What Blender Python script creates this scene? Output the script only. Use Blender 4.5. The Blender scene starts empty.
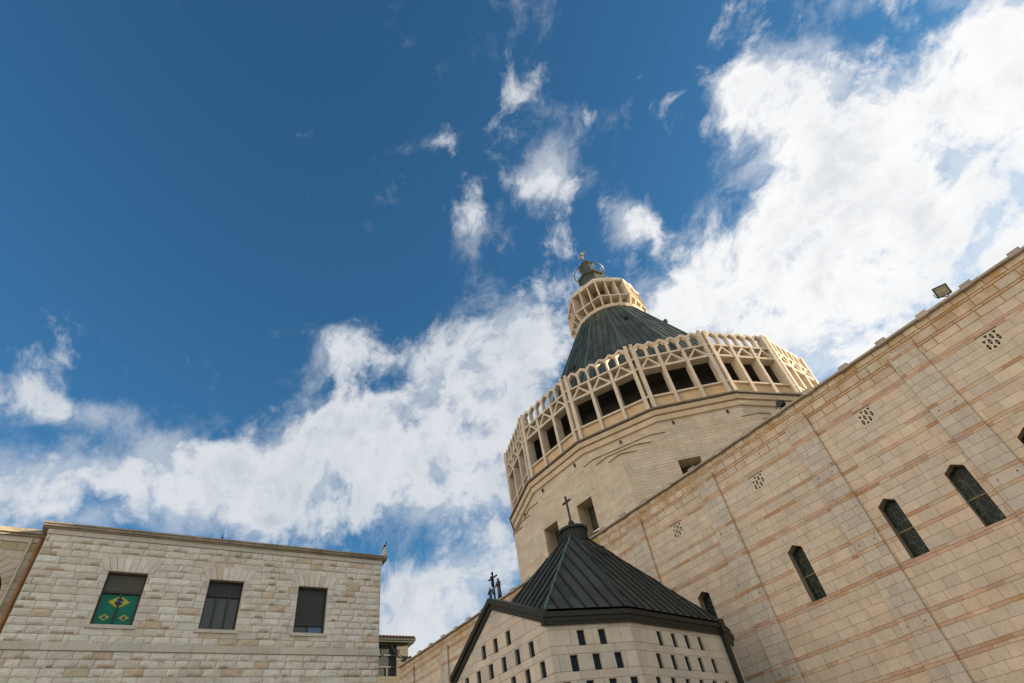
import bpy, math, random
from mathutils import Vector, Matrix

# ------------------------------------------------------------------ camera, world, sun, exposure
scene = bpy.context.scene
COL = scene.collection
R = math.radians
cam_data = bpy.data.cameras.new("camera")
cam_data.sensor_width = 36.0
cam_data.lens = 548.444 / 1024 * 36.0
cam_data.clip_start = 0.1
cam_data.clip_end = 4000
cam = bpy.data.objects.new("camera", cam_data)
COL.objects.link(cam)
X_AX, Y_AX, Z_AX = (0.9816, 0.13234, -0.13766), (0.19096, -0.68028, 0.70764), (0.0, 0.72091, 0.69303)
cam.matrix_world = Matrix(((X_AX[0], Y_AX[0], -Z_AX[0], 0.0),
                           (X_AX[1], Y_AX[1], -Z_AX[1], 0.0),
                           (X_AX[2], Y_AX[2], -Z_AX[2], 1.6),
                           (0, 0, 0, 1)))
scene.camera = cam

SUN_DIR_ANGLE, SUN_ELEV, SUN_STRENGTH = 15.0, 12.5, 5.0       # direction (degrees from +x), height, lamp strength
SKY_STRENGTH = 0.05
scene.view_settings.view_transform = 'Standard'
scene.view_settings.look = 'None'
scene.view_settings.gamma = 1.0
scene.view_settings.use_curve_mapping = False
scene.view_settings.exposure = 1.72

sun_data = bpy.data.lights.new("sun", 'SUN')
sun_data.energy = SUN_STRENGTH
sun_data.angle = R(0.5)
sun_data.color = (1.0, 0.82, 0.60)
sun = bpy.data.objects.new("sun", sun_data)
COL.objects.link(sun)
sd = Vector((math.cos(R(SUN_DIR_ANGLE)) * math.cos(R(SUN_ELEV)), math.sin(R(SUN_DIR_ANGLE)) * math.cos(R(SUN_ELEV)), math.sin(R(SUN_ELEV))))
sun.rotation_euler = sd.to_track_quat('Z', 'Y').to_euler()
sun.location = (60, 30, 60)

world = bpy.data.worlds.new("World")
scene.world = world
world.use_nodes = True
WT = world.node_tree
for n in list(WT.nodes):
    WT.nodes.remove(n)


def wnode(t, **kw):
    n = WT.nodes.new(t)
    for k, v in kw.items():
        setattr(n, k, v)
    return n


def wmath(op, a, b=None, c=None, clamp=False):
    n = wnode('ShaderNodeMath', operation=op, use_clamp=clamp)
    for i, v in enumerate((a, b, c)):
        if v is None:
            continue
        if isinstance(v, (int, float)):
            n.inputs[i].default_value = v
        else:
            WT.links.new(v, n.inputs[i])
    return n.outputs[0]


def wdot(v, w):
    n = wnode('ShaderNodeVectorMath', operation='DOT_PRODUCT')
    WT.links.new(v, n.inputs[0])
    n.inputs[1].default_value = w
    return n.outputs['Value']


def wnoise(vec, scale, detail, rough=0.55, lac=2.0, colour=False):
    n = wnode('ShaderNodeTexNoise')
    n.inputs['Scale'].default_value = scale
    n.inputs['Detail'].default_value = detail
    n.inputs['Roughness'].default_value = rough
    n.inputs['Lacunarity'].default_value = lac
    WT.links.new(vec, n.inputs['Vector'])
    return n.outputs['Color' if colour else 'Fac']


def wmix(fac, a, b):
    n = wnode('ShaderNodeMix', data_type='RGBA')
    n.clamp_factor = True
    if isinstance(fac, (int, float)):
        n.inputs[0].default_value = fac
    else:
        WT.links.new(fac, n.inputs[0])
    for i, v in ((6, a), (7, b)):
        if isinstance(v, tuple):
            n.inputs[i].default_value = v + (1,) if len(v) == 3 else v
        else:
            WT.links.new(v, n.inputs[i])
    return n.outputs[2]


def wramp(v, lo, hi):
    n = wnode('ShaderNodeMapRange', interpolation_type='SMOOTHSTEP')
    n.inputs['From Min'].default_value = lo
    n.inputs['From Max'].default_value = hi
    WT.links.new(v, n.inputs['Value'])
    return n.outputs['Result']


tc = wnode('ShaderNodeTexCoord')
DIR = tc.outputs['Generated']
sky = wnode('ShaderNodeTexSky', sky_type='NISHITA')
sky.sun_disc = False
sky.sun_elevation = R(SUN_ELEV)
sky.sun_rotation = R(90 - SUN_DIR_ANGLE)
sky.air_density = 1.0
sky.dust_density = 0.6
sky.ozone_density = 2.0
# cloud cover: soft banks at fixed bearings of the sky dome, broken up by fractal noise
warp = wnoise(DIR, 4.0, 3, 0.5, colour=True)
wsub = wnode('ShaderNodeVectorMath', operation='SUBTRACT')
WT.links.new(warp, wsub.inputs[0])
wsub.inputs[1].default_value = (0.5, 0.5, 0.5)
wscl = wnode('ShaderNodeVectorMath', operation='SCALE')
wscl.inputs['Scale'].default_value = 0.12
WT.links.new(wsub.outputs[0], wscl.inputs[0])
wadd = wnode('ShaderNodeVectorMath', operation='ADD')
WT.links.new(DIR, wadd.inputs[0])
WT.links.new(wscl.outputs[0], wadd.inputs[1])
WDIR = wadd.outputs[0]
# (centre direction, tangent u / half width, tangent v / half height, weight)
CLOUD_BANKS = [
    ((0.6495, 0.4313, 0.6261), (4.7740, -6.0314, -0.7973), (-5.3389, -5.4548, 9.2963), 1.38),
    ((0.5367, 0.5807, 0.6121), (4.7556, -3.7651, -0.5980), (-3.1028, -5.1232, 7.5808), 1.50),
    ((0.4001, 0.6479, 0.6482), (7.0225, -2.5802, -1.7561), (-0.8680, -8.5271, 9.0581), 1.32),
    ((0.6546, 0.5539, 0.5145), (4.2235, -4.4013, -0.6354), (-2.9032, -3.9298, 7.9236), 1.32),
    ((0.4825, 0.4244, 0.7663), (9.7887, -7.7283, -1.8830), (-5.3268, -8.7442, 8.1968), 1.14),
    ((0.6776, 0.3414, 0.6513), (10.3491, -15.0534, -2.8754), (-9.4520, -9.3085, 14.7131), 0.90),
    ((0.4147, 0.4011, 0.8168), (21.5607, 7.7427, -14.7490), (8.2104, -15.9169, 3.6465), 0.60),
    ((0.2595, 0.5652, 0.7830), (9.2634, 5.1564, -6.7923), (18.9312, -21.6698, 9.3678), 0.84),
    ((0.2944, 0.7021, 0.6484), (9.4187, -3.2377, -0.7715), (-2.4914, -10.1315, 12.1016), 0.90),
    ((0.5057, 0.6797, 0.5313), (6.8965, -4.0752, -1.3515), (-2.2098, -7.7072, 11.9632), 1.08),
    ((0.5950, 0.4990, 0.6300), (7.9023, -7.0193, -1.9038), (-4.4718, -7.8707, 10.4576), 0.60),
    ((0.1177, 0.4952, 0.8608), (14.8520, -4.0272, 0.2859), (-4.9613, -17.5325, 10.7654), 0.96),
    ((0.0646, 0.5156, 0.8544), (24.1542, -24.3294, 12.8532), (-19.5097, -14.0959, 9.9816), 0.36),
    ((-0.0622, 0.4182, 0.9062), (14.7010, -0.4853, 1.2336), (-3.1588, -44.2893, 20.2216), 0.66),
    ((-0.0383, 0.5560, 0.8303), (16.4755, 17.0657, -10.6672), (18.1899, -12.0097, 8.8807), 0.60),
    ((0.2008, 0.4162, 0.8868), (32.3771, 2.6497, -8.5738), (9.5277, -48.9938, 20.8378), 0.36),
    ((-0.0765, 0.2838, 0.9558), (21.0265, 3.9147, 0.5213), (7.5183, -42.1284, 13.1097), 0.36),
    ((0.0939, 0.3665, 0.9257), (27.9050, -14.4565, 2.8949), (-24.3387, -43.0710, 19.5230), 0.36),
    ((-0.2871, 0.6552, 0.6987), (11.5694, 6.8876, -1.7052), (9.6666, -12.3799, 15.5807), 1.14),
    ((-0.0601, 0.7224, 0.6888), (7.8301, -0.0371, 0.7223), (-0.9561, -9.4977, 9.8772), 0.96),
    ((-0.1705, 0.7819, 0.5996), (5.0792, 0.8634, 0.3181), (0.8164, -9.4088, 12.5014), 0.96),
    ((-0.4535, 0.7213, 0.5235), (4.6877, 2.3488, 0.8243), (2.5172, -11.2099, 17.6263), 0.96),
    ((0.0131, 0.7271, 0.6864), (15.8362, 1.9643, -2.3829), (4.0286, -14.2546, 15.0222), 0.54),
    ((-0.3487, 0.7996, 0.4890), (3.4609, 1.3428, 0.2721), (2.1426, -8.7221, 15.7911), 0.90),
    ((-0.5137, 0.6856, 0.5158), (6.8505, 4.3434, 1.0493), (4.0726, -10.9062, 18.5552), 0.60),
    ((-0.1391, 0.8003, 0.5832), (6.2079, 0.7698, 0.4243), (0.1968, -6.6230, 9.1358), 0.60),
    ((-0.6277, 0.5470, 0.5539), (7.3701, 7.1781, 1.2642), (12.6249, -18.7421, 32.8177), 0.90),
    ((-0.6763, 0.5734, 0.4624), (14.0516, 13.1445, 4.2513), (4.3964, -11.3193, 20.4667), 0.78),
    ((-0.2122, 0.9159, 0.3407), (9.8973, 2.6488, -0.9553), (2.3320, -4.1582, 12.6310), 1.02),
    ((-0.1021, 0.8567, 0.5057), (11.3250, 1.1008, 0.4222), (0.2216, -6.5571, 11.1536), 0.72),
    ((-0.2931, 0.9142, 0.2799), (10.3082, 3.5802, -0.8972), (3.0491, -4.3874, 17.5241), 0.84),
    ((-0.0740, 0.9210, 0.3824), (14.4841, 1.9993, -2.0127), (2.2547, -4.6411, 11.6155), 0.54),
    ((-0.3015, 0.7403, 0.6009), (9.5321, 3.0311, 1.0477), (3.0194, -17.4509, 23.0160), 0.48),
    ((-0.5314, 0.6451, 0.5490), (11.4239, 9.3561, 0.0639), (19.2048, -23.7670, 46.5195), 0.36),
    ((-0.6522, 0.6272, 0.4257), (11.4290, 10.2193, 2.4530), (11.4400, -26.3046, 56.2855), 0.36),
    ((-0.4657, 0.3173, 0.8261), (2.1174, 0.8643, 0.8617), (0.6427, -3.1366, 1.5672), -0.50),
    ((-0.3979, 0.5099, 0.7627), (3.3772, 1.4597, 0.7861), (2.1215, -8.6021, 6.8581), -0.40),
    ((0.3449, 0.5025, 0.7928), (14.5368, 4.8707, -9.4104), (5.6197, -9.6633, 3.6795), -0.40),
    ((0.4235, 0.5447, 0.7239), (29.5024, -2.8536, -15.1114), (5.8280, -26.2382, 16.3330), -0.45),
    ((0.1935, 0.7187, 0.6678), (18.2789, -0.1258, -5.1622), (3.5587, -12.9596, 12.9170), -0.20),
    ((-0.6085, 0.6445, 0.4630), (21.9770, 17.5258, 4.4876), (13.1523, -32.5049, 62.5339), -0.25),
    ((-0.2140, 0.8953, 0.3908), (17.0776, 3.5464, 1.2259), (0.8755, -21.0600, 48.7298), -0.35),
    ((-0.2090, 0.7249, 0.6563), (22.1647, 1.0495, 5.9002), (-8.7689, -38.5641, 39.8011), -0.30),
    ((-0.5275, 0.1821, 0.8298), (4.7880, 1.7609, 2.6572), (1.2867, -7.0768, 2.3713), -0.70),
    ((-0.0788, 0.2633, 0.9615), (10.6590, 1.9644, 0.3353), (3.0432, -17.3666, 5.0044), -0.30),
    ((0.5560, 0.3073, 0.7723), (16.0240, -3.6198, -10.0972), (1.0297, -60.2321, 23.2272), -0.40),
    ((0.2849, 0.3507, 0.8921), (10.1105, 0.6681, -3.4920), (2.3916, -13.1543, 4.4077), -0.35),
    ((-0.1651, 0.2862, 0.9438), (4.2685, 0.9317, 0.4644), (1.7242, -9.4834, 3.1776), -0.30),
    ((0.2744, 0.4602, 0.8444), (9.6418, 0.3538, -3.3260), (2.8467, -14.0898, 6.7534), -0.30),
    ((-0.4330, -0.7500, 0.5000), (-1.5746, 0.9091, 0.0000), (0.4545, 0.7873, 1.5746), 0.90),
    ((0.3020, -0.8297, 0.4695), (-1.5662, -0.5700, 0.0000), (-0.2676, 0.7353, 1.4716), 0.90),
    ((0.7233, -0.3846, 0.5736), (-0.9389, -1.7659, 0.0000), (-1.0129, 0.5386, 1.6383), 0.80),
    ((-0.7306, -0.5708, 0.3746), (-1.7590, 2.2515, 0.0000), (0.8434, 0.6589, 2.6491), 0.70),
    ((0.0000, -0.5000, 0.8660), (-2.8571, -0.0000, 0.0000), (-0.0000, 2.4744, 1.4286), 0.50),
]
acc = None
for c, u, v, w in CLOUD_BANKS:
    p, q, f = wdot(WDIR, u), wdot(WDIR, v), wdot(WDIR, c)
    r2 = wmath('MULTIPLY_ADD', q, q, wmath('MULTIPLY', p, p))
    g = wmath('POWER', 0.36788, r2)
    g = wmath('MULTIPLY', g, wmath('GREATER_THAN', f, 0.0))
    acc = wmath('MULTIPLY', g, w) if acc is None else wmath('MULTIPLY_ADD', g, w, acc)
acc = wmath('MINIMUM', acc, 0.92)
# the wind draws the cloud out along one heading
WIND = (0.5338, -0.8284, 0.1699)
wv = wnode('ShaderNodeVectorMath', operation='SCALE')
wv.inputs[0].default_value = WIND
WT.links.new(wmath('MULTIPLY', wdot(WDIR, WIND), -0.28), wv.inputs['Scale'])
wa = wnode('ShaderNodeVectorMath', operation='ADD')
WT.links.new(WDIR, wa.inputs[0])
WT.links.new(wv.outputs[0], wa.inputs[1])
SDIR = wa.outputs[0]
fb = wnoise(SDIR, 8.0, 10, 0.60)
fine = wnoise(SDIR, 26.0, 8, 0.64)
dens = wmath('ADD', acc, wmath('MULTIPLY_ADD', fb, 3.1, -1.52))
dens = wmath('ADD', dens, wmath('MULTIPLY_ADD', fine, 1.5, -0.75))
cover = wramp(dens, 0.16, 0.98)
veil_n = wnoise(SDIR, 11.0, 9, 0.66)
veil = wramp(wmath('ADD', wmath('MULTIPLY', acc, 0.9), wmath('MULTIPLY_ADD', veil_n, 2.6, -1.22)), 0.12, 1.1)
cover = wmath('MAXIMUM', cover, wmath('MULTIPLY', veil, 0.6))
thick = wramp(dens, 0.55, 1.7)
shade = wramp(wmath('ADD', wmath('MULTIPLY', wnoise(SDIR, 7.0, 8, 0.6), 0.55), wmath('MULTIPLY', wnoise(SDIR, 20.0, 8, 0.64), 0.45)), 0.40, 0.58)
glow = wramp(wdot(DIR, tuple(sd)), 0.30, 0.72)
far_side = wramp(wdot(DIR, tuple(-sd)), 0.40, 0.85)
white = wmix(glow, (4.3, 4.5, 4.75), (5.95, 5.95, 5.95))
white = wmix(far_side, white, (28.0, 22.3, 16.8))
body = wmix(wmath('MULTIPLY', wmath('SUBTRACT', 1.0, shade), thick), white, wmix(glow, (2.6, 3.0, 3.5), (4.2, 4.4, 4.65)))
tint = wnode('ShaderNodeMix', data_type='RGBA', blend_type='MULTIPLY')
tint.inputs[0].default_value = 1.0
WT.links.new(sky.outputs[0], tint.inputs[6])
tint.inputs[7].default_value = (0.40, 0.86, 1.08, 1)
final = wmix(cover, tint.outputs[2], body)
bg = wnode('ShaderNodeBackground')
bg.inputs['Strength'].default_value = SKY_STRENGTH
WT.links.new(final, bg.inputs['Color'])
wo = wnode('ShaderNodeOutputWorld')
WT.links.new(bg.outputs[0], wo.inputs['Surface'])

# ------------------------------------------------------------------ helpers
rng = random.Random(7)


def V(*a):
    return Vector(a)


class Frame:
    """local (a along, b outward, c up) -> world"""
    def __init__(s, o, ea, eb, ec=(0, 0, 1)):
        s.o, s.ea, s.eb, s.ec = Vector(o), Vector(ea), Vector(eb), Vector(ec)

    def __call__(s, a, b, c):
        return s.o + s.ea * a + s.eb * b + s.ec * c

    def shift(s, a=0, b=0, c=0):
        return Frame(s(a, b, c), s.ea, s.eb, s.ec)


ID = Frame((0, 0, 0), (1, 0, 0), (0, 1, 0))


def area(p):
    return 0.5 * sum(p[i][0] * p[(i + 1) % len(p)][1] - p[(i + 1) % len(p)][0] * p[i][1] for i in range(len(p)))


def clip_half(p, a, b, keep_left=True):
    """part of convex polygon p to the left (or right) of the line a->b"""
    out = []
    sgn = 1 if keep_left else -1
    f = lambda q: sgn * ((b[0] - a[0]) * (q[1] - a[1]) - (b[1] - a[1]) * (q[0] - a[0]))
    for i in range(len(p)):
        q, r = p[i], p[(i + 1) % len(p)]
        fq, fr = f(q), f(r)
        if fq >= -1e-9:
            out.append(q)
        if (fq > 1e-9 and fr < -1e-9) or (fq < -1e-9 and fr > 1e-9):
            t = fq / (fq - fr)
            out.append((q[0] + (r[0] - q[0]) * t, q[1] + (r[1] - q[1]) * t))
    return out


def subtract(p, hole):
    res, rem = [], p
    for i in range(len(hole)):
        a, b = hole[i], hole[(i + 1) % len(hole)]
        o = clip_half(rem, a, b, False)
        if len(o) > 2 and area(o) > 2e-5:
            res.append(o)
        rem = clip_half(rem, a, b, True)
        if len(rem) < 3 or area(rem) < 2e-5:
            break
    return res


def intersect(p, c):
    for i in range(len(c)):
        p = clip_half(p, c[i], c[(i + 1) % len(c)], True)
        if len(p) < 3:
            return []
    return p


def bbox_hit(p, h):
    return not (max(q[0] for q in p) < min(q[0] for q in h) or min(q[0] for q in p) > max(q[0] for q in h) or
                max(q[1] for q in p) < min(q[1] for q in h) or min(q[1] for q in p) > max(q[1] for q in h))


def rect(a0, a1, c0, c1):
    return [(a0, c0), (a1, c0), (a1, c1), (a0, c1)]


class MB:
    def __init__(s):
        s.v, s.f, s.m, s.c = [], [], [], []

    def poly(s, pts, col=(1, 1, 1), m=0):
        i = len(s.v)
        s.v += [Vector(p) for p in pts]
        s.f.append(tuple(range(i, i + len(pts))))
        s.m.append(m)
        s.c.append(col)

    def box(s, F, a0, a1, b0, b1, c0, c1, col=(1, 1, 1), m=0):
        P = lambda a, b, c: F(a, b, c)
        s.poly([P(a0, b1, c0), P(a1, b1, c0), P(a1, b1, c1), P(a0, b1, c1)], col, m)
        s.poly([P(a1, b0, c0), P(a0, b0, c0), P(a0, b0, c1), P(a1, b0, c1)], col, m)
        s.poly([P(a0, b0, c0), P(a0, b1, c0), P(a0, b1, c1), P(a0, b0, c1)], col, m)
        s.poly([P(a1, b1, c0), P(a1, b0, c0), P(a1, b0, c1), P(a1, b1, c1)], col, m)
        s.poly([P(a0, b1, c1), P(a1, b1, c1), P(a1, b0, c1), P(a0, b0, c1)], col, m)
        s.poly([P(a0, b0, c0), P(a1, b0, c0), P(a1, b1, c0), P(a0, b1, c0)], col, m)

    def prism(s, F, pl, b0, b1, col=(1, 1, 1), m=0):
        """polygon pl in (a, c), from b0 (back) to b1 (front)"""
        n = len(pl)
        s.poly([F(a, b1, c) for a, c in pl], col, m)
        s.poly([F(a, b0, c) for a, c in reversed(pl)], col, m)
        for i in range(n):
            (a, c), (d, e) = pl[i], pl[(i + 1) % n]
            s.poly([F(a, b0, c), F(d, b0, e), F(d, b1, e), F(a, b1, c)], col, m)

    def prism_z(s, F, pl, z0, z1, col=(1, 1, 1), m=0):
        """polygon pl in (a, b) plan, from z0 to z1"""
        n = len(pl)
        s.poly([F(a, b, z1) for a, b in pl], col, m)
        s.poly([F(a, b, z0) for a, b in reversed(pl)], col, m)
        for i in range(n):
            (a, b), (d, e) = pl[i], pl[(i + 1) % n]
            s.poly([F(a, b, z0), F(d, e, z0), F(d, e, z1), F(a, b, z1)], col, m)

    def lathe(s, F, prof, n, ph=0.0, col=(1, 1, 1), m=0, ell=1.0, arc=None):
        A = [ph + 2 * math.pi * i / n for i in range(n + 1)] if arc is None else [arc[0] + (arc[1] - arc[0]) * i / n for i in range(n + 1)]
        for (r0, z0), (r1, z1) in zip(prof, prof[1:]):
            for i in range(n):
                c0, s0, c1, s1 = math.cos(A[i]), math.sin(A[i]) * ell, math.cos(A[i + 1]), math.sin(A[i + 1]) * ell
                pts = [F(r0 * c0, r0 * s0, z0), F(r0 * c1, r0 * s1, z0), F(r1 * c1, r1 * s1, z1), F(r1 * c0, r1 * s0, z1)]
                if r0 < 1e-6:
                    pts = [pts[0], pts[2], pts[3]]
                elif r1 < 1e-6:
                    pts = pts[:3]
                s.poly(pts, col, m)

    def tube(s, pts, r, n=6, col=(1, 1, 1), m=0, r1=None):
        pts = [Vector(p) for p in pts]
        rings = []
        for i, p in enumerate(pts):
            d = (pts[min(i + 1, len(pts) - 1)] - pts[max(i - 1, 0)]).normalized()
            u = d.cross(Vector((0, 0, 1)))
            if u.length < 1e-3:
                u = d.cross(Vector((1, 0, 0)))
            u.normalize()
            w = d.cross(u)
            rr = r if r1 is None else r + (r1 - r) * i / max(1, len(pts) - 1)
            rings.append([p + (u * math.cos(2 * math.pi * k / n) + w * math.sin(2 * math.pi * k / n)) * rr for k in range(n)])
        for a, b in zip(rings, rings[1:]):
            for k in range(n):
                s.poly([a[k], a[(k + 1) % n], b[(k + 1) % n], b[k]], col, m)
        s.poly(list(reversed(rings[0])), col, m)
        s.poly(rings[-1], col, m)

    def build(s, name, mats, parent=None, smooth=False):
        base = parent_base(parent)
        me = bpy.data.meshes.new(name)
        me.from_pydata([tuple(p - base) for p in s.v], [], s.f)
        if not isinstance(mats, (list, tuple)):
            mats = [mats]
        for m in mats:
            me.materials.append(m)
        me.polygons.foreach_set('material_index', s.m)
        at = me.attributes.new('blk', 'FLOAT_COLOR', 'CORNER')
        buf = []
        for fc, c in zip(s.f, s.c):
            buf += [c[0], c[1], c[2], 1.0] * len(fc)
        at.data.foreach_set('color', buf)
        if smooth:
            import bmesh
            bm = bmesh.new()
            bm.from_mesh(me)
            bmesh.ops.remove_doubles(bm, verts=bm.verts, dist=1e-4)
            for f in bm.faces:
                f.smooth = True
            bmesh.ops.recalc_face_normals(bm, faces=bm.faces)
            bm.to_mesh(me)
            bm.free()
        me.update()
        o = bpy.data.objects.new(name, me)
        COL.objects.link(o)
        if parent is not None:
            o.parent = parent
        return o


BASE = {}


def parent_base(p):
    while p is not None:
        if p.name in BASE:
            return BASE[p.name]
        p = p.parent
    return Vector((0, 0, 0))


def thing(name, label, cat, loc, group=None):
    o = bpy.data.objects.new(name, None)
    o.empty_display_size = 0.5
    COL.objects.link(o)
    o.location = loc
    o['label'], o['category'] = label, cat
    if group:
        o['group'] = group
    BASE[o.name] = Vector(loc)
    return o


def copy_part(o, parent, rz=0.0):
    c = o.copy()
    COL.objects.link(c)
    c.parent = parent
    c.rotation_euler = (0, 0, rz)
    return c


# ------------------------------------------------------------------ materials
def new_mat(name):
    m = bpy.data.materials.new(name)
    m.use_nodes = True
    t = m.node_tree
    return m, t, t.nodes['Principled BSDF']


def N(t, kind, ins=None, **kw):
    n = t.nodes.new(kind)
    for k, v in kw.items():
        setattr(n, k, v)
    for k, v in (ins or {}).items():
        if hasattr(v, 'is_output') or isinstance(v, bpy.types.NodeSocket):
            t.links.new(v, n.inputs[k])
        else:
            n.inputs[k].default_value = v
    return n


def noise(t, vec, scale, detail=4, rough=0.55):
    return N(t, 'ShaderNodeTexNoise', {'Vector': vec, 'Scale': scale, 'Detail': detail, 'Roughness': rough}).outputs['Fac']


def maprange(t, v, a, b, c=0.0, d=1.0):
    return N(t, 'ShaderNodeMapRange', {'Value': v, 'From Min': a, 'From Max': b, 'To Min': c, 'To Max': d}).outputs['Result']


def mixc(t, fac, a, b, blend='MIX'):
    n = t.nodes.new('ShaderNodeMix')
    n.data_type = 'RGBA'
    n.blend_type = blend
    for i, v in ((0, fac), (6, a), (7, b)):
        if isinstance(v, bpy.types.NodeSocket):
            t.links.new(v, n.inputs[i])
        elif isinstance(v, tuple):
            n.inputs[i].default_value = v if len(v) == 4 else v + (1,)
        else:
            n.inputs[i].default_value = v
    return n.outputs[2]


def stretch(t, vec, sc):
    n = N(t, 'ShaderNodeMapping', {'Vector': vec})
    n.inputs['Scale'].default_value = sc
    return n.outputs[0]


def stone_mat(name, vary=0.22, stain=(0.20, 0.13, 0.06), stain_amt=0.35, streak=0.25, bump=0.35, fine=30, rough=0.88, ochre=None, blotch=None):
    m, t, p = new_mat(name)
    co = N(t, 'ShaderNodeTexCoord').outputs['Object']
    a = N(t, 'ShaderNodeAttribute', attribute_name='blk').outputs['Color']
    n1 = noise(t, co, 1.7, 6, 0.6)
    n2 = noise(t, co, fine * 0.4, 6, 0.65)
    lum = N(t, 'ShaderNodeMath', {0: maprange(t, n1, 0.3, 0.7, 1 - vary, 1 + vary * 0.55), 1: maprange(t, n2, 0.25, 0.75, 1 - vary * 0.8, 1 + vary * 0.6)}, operation='MULTIPLY').outputs[0]
    c = mixc(t, 1.0, a, N(t, 'ShaderNodeCombineColor', {0: lum, 1: lum, 2: lum}).outputs[0], 'MULTIPLY')
    s1 = maprange(t, noise(t, co, 0.9, 7, 0.7), 0.52, 0.78, 0, stain_amt)
    c = mixc(t, s1, c, stain)
    s2 = maprange(t, noise(t, stretch(t, co, (2.2, 2.2, 0.16)), 1.6, 5, 0.6), 0.55, 0.8, 0, streak)
    c = mixc(t, s2, c, (0.16, 0.12, 0.08))
    if blotch:
        s4 = maprange(t, noise(t, stretch(t, co, (1.0, 1.0, 2.2)), blotch[0], 5, 0.75), blotch[1], blotch[1] + 0.12, 0, blotch[2])
        c = mixc(t, s4, c, blotch[3])
    if ochre:                                  # rusty wash below the coping
        z = N(t, 'ShaderNodeSeparateXYZ', {0: co}).outputs[2]
        zz = maprange(t, z, ochre[0], ochre[1])
        o = N(t, 'ShaderNodeMath', {0: zz, 1: maprange(t, noise(t, co, 1.3, 5, 0.65), 0.40, 0.62)}, operation='MULTIPLY').outputs[0]
        c = mixc(t, N(t, 'ShaderNodeMath', {0: o, 1: ochre[2]}, operation='MULTIPLY').outputs[0], c, (0.36, 0.21, 0.07))
    t.links.new(c, p.inputs['Base Color'])
    p.inputs['Roughness'].default_value = rough
    p.inputs['Specular IOR Level'].default_value = 0.25
    b = N(t, 'ShaderNodeBump', {'Height': noise(t, co, fine, 8, 0.7), 'Strength': bump, 'Distance': 0.02})
    t.links.new(b.outputs[0], p.inputs['Normal'])
    return m


def plain_mat(name, col, rough=0.6, metal=0.0, var=0.15, scale=6.0, bump=0.0, spec=0.4):
    m, t, p = new_mat(name)
    co = N(t, 'ShaderNodeTexCoord').outputs['Object']
    n = maprange(t, noise(t, co, scale, 5, 0.6), 0.3, 0.7, 1 - var, 1 + var)
    c = mixc(t, 1.0, tuple(col), N(t, 'ShaderNodeCombineColor', {0: n, 1: n, 2: n}).outputs[0], 'MULTIPLY')
    t.links.new(c, p.inputs['Base Color'])
    p.inputs['Roughness'].default_value = rough
    p.inputs['Metallic'].default_value = metal
    p.inputs['Specular IOR Level'].default_value = spec
    if bump:
        b = N(t, 'ShaderNodeBump', {'Height': noise(t, co, scale * 4, 6), 'Strength': bump, 'Distance': 0.02})
        t.links.new(b.outputs[0], p.inputs['Normal'])
    return m


def copper_mat(name, patina, amt, rough=0.55, spec=0.22):
    m, t, p = new_mat(name)
    co = N(t, 'ShaderNodeTexCoord').outputs['Object']
    a = N(t, 'ShaderNodeAttribute', attribute_name='blk').outputs['Color']
    n1 = noise(t, co, 1.1, 6, 0.65)
    n2 = noise(t, stretch(t, co, (1, 1, 0.25)), 5.0, 5, 0.6)
    l = maprange(t, n2, 0.25, 0.75, 0.72, 1.25)
    c = mixc(t, 1.0, a, N(t, 'ShaderNodeCombineColor', {0: l, 1: l, 2: l}).outputs[0], 'MULTIPLY')
    c = mixc(t, maprange(t, n1, 0.42, 0.75, 0, amt), c, patina)
    t.links.new(c, p.inputs['Base Color'])
    p.inputs['Roughness'].default_value = rough
    p.inputs['Metallic'].default_value = 0.0
    p.inputs['Specular IOR Level'].default_value = spec
    b = N(t, 'ShaderNodeBump', {'Height': noise(t, co, 3.5, 4), 'Strength': 0.25, 'Distance': 0.03})
    t.links.new(b.outputs[0], p.inputs['Normal'])
    return m


def lead_glass_mat(name, base, lead, scale):
    m, t, p = new_mat(name)
    co = N(t, 'ShaderNodeTexCoord').outputs['Object']
    v = N(t, 'ShaderNodeTexVoronoi', {'Vector': stretch(t, co, (1, 1, 0.6)), 'Scale': scale}, feature='DISTANCE_TO_EDGE').outputs['Distance']
    v2 = N(t, 'ShaderNodeTexVoronoi', {'Vector': stretch(t, co, (1, 1, 0.6)), 'Scale': scale}).outputs['Color']
    hue = mixc(t, 0.45, tuple(base), v2, 'MULTIPLY')
    c = mixc(t, maprange(t, v, 0.02, 0.05, 0.75, 0.0), hue, lead)
    t.links.new(c, p.inputs['Base Color'])
    p.inputs['Roughness'].default_value = 0.4
    p.inputs['Specular IOR Level'].default_value = 0.15
    return m


M_WALL = stone_mat('limestone_banded', vary=0.14, stain_amt=0.18, streak=0.26, ochre=(12.1, 13.3, 0.75))
M_DRUM = stone_mat('limestone_drum', vary=0.14, stain_amt=0.2, streak=0.3)
M_ROUGH = stone_mat('limestone_rockfaced', vary=0.14, stain=(0.24, 0.16, 0.08), stain_amt=0.16, streak=0.12, bump=0.8, fine=22,
                    blotch=(2.6, 0.60, 0.7, (0.22, 0.13, 0.06)))
M_CHAPEL = stone_mat('limestone_smooth', vary=0.11, stain_amt=0.15, streak=0.18, bump=0.15)
M_CAST = stone_mat('cast_stone_cream', vary=0.14, stain=(0.33, 0.22, 0.11), stain_amt=0.35, streak=0.3, bump=0.1)
M_TRIM = stone_mat('limestone_trim', vary=0.2, stain=(0.12, 0.10, 0.07), stain_amt=0.5, streak=0.45, bump=0.4)
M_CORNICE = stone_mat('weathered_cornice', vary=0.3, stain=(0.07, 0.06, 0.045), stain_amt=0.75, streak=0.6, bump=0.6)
M_COPPER = copper_mat('dark_copper', (0.045, 0.062, 0.052), 0.4)
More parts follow.
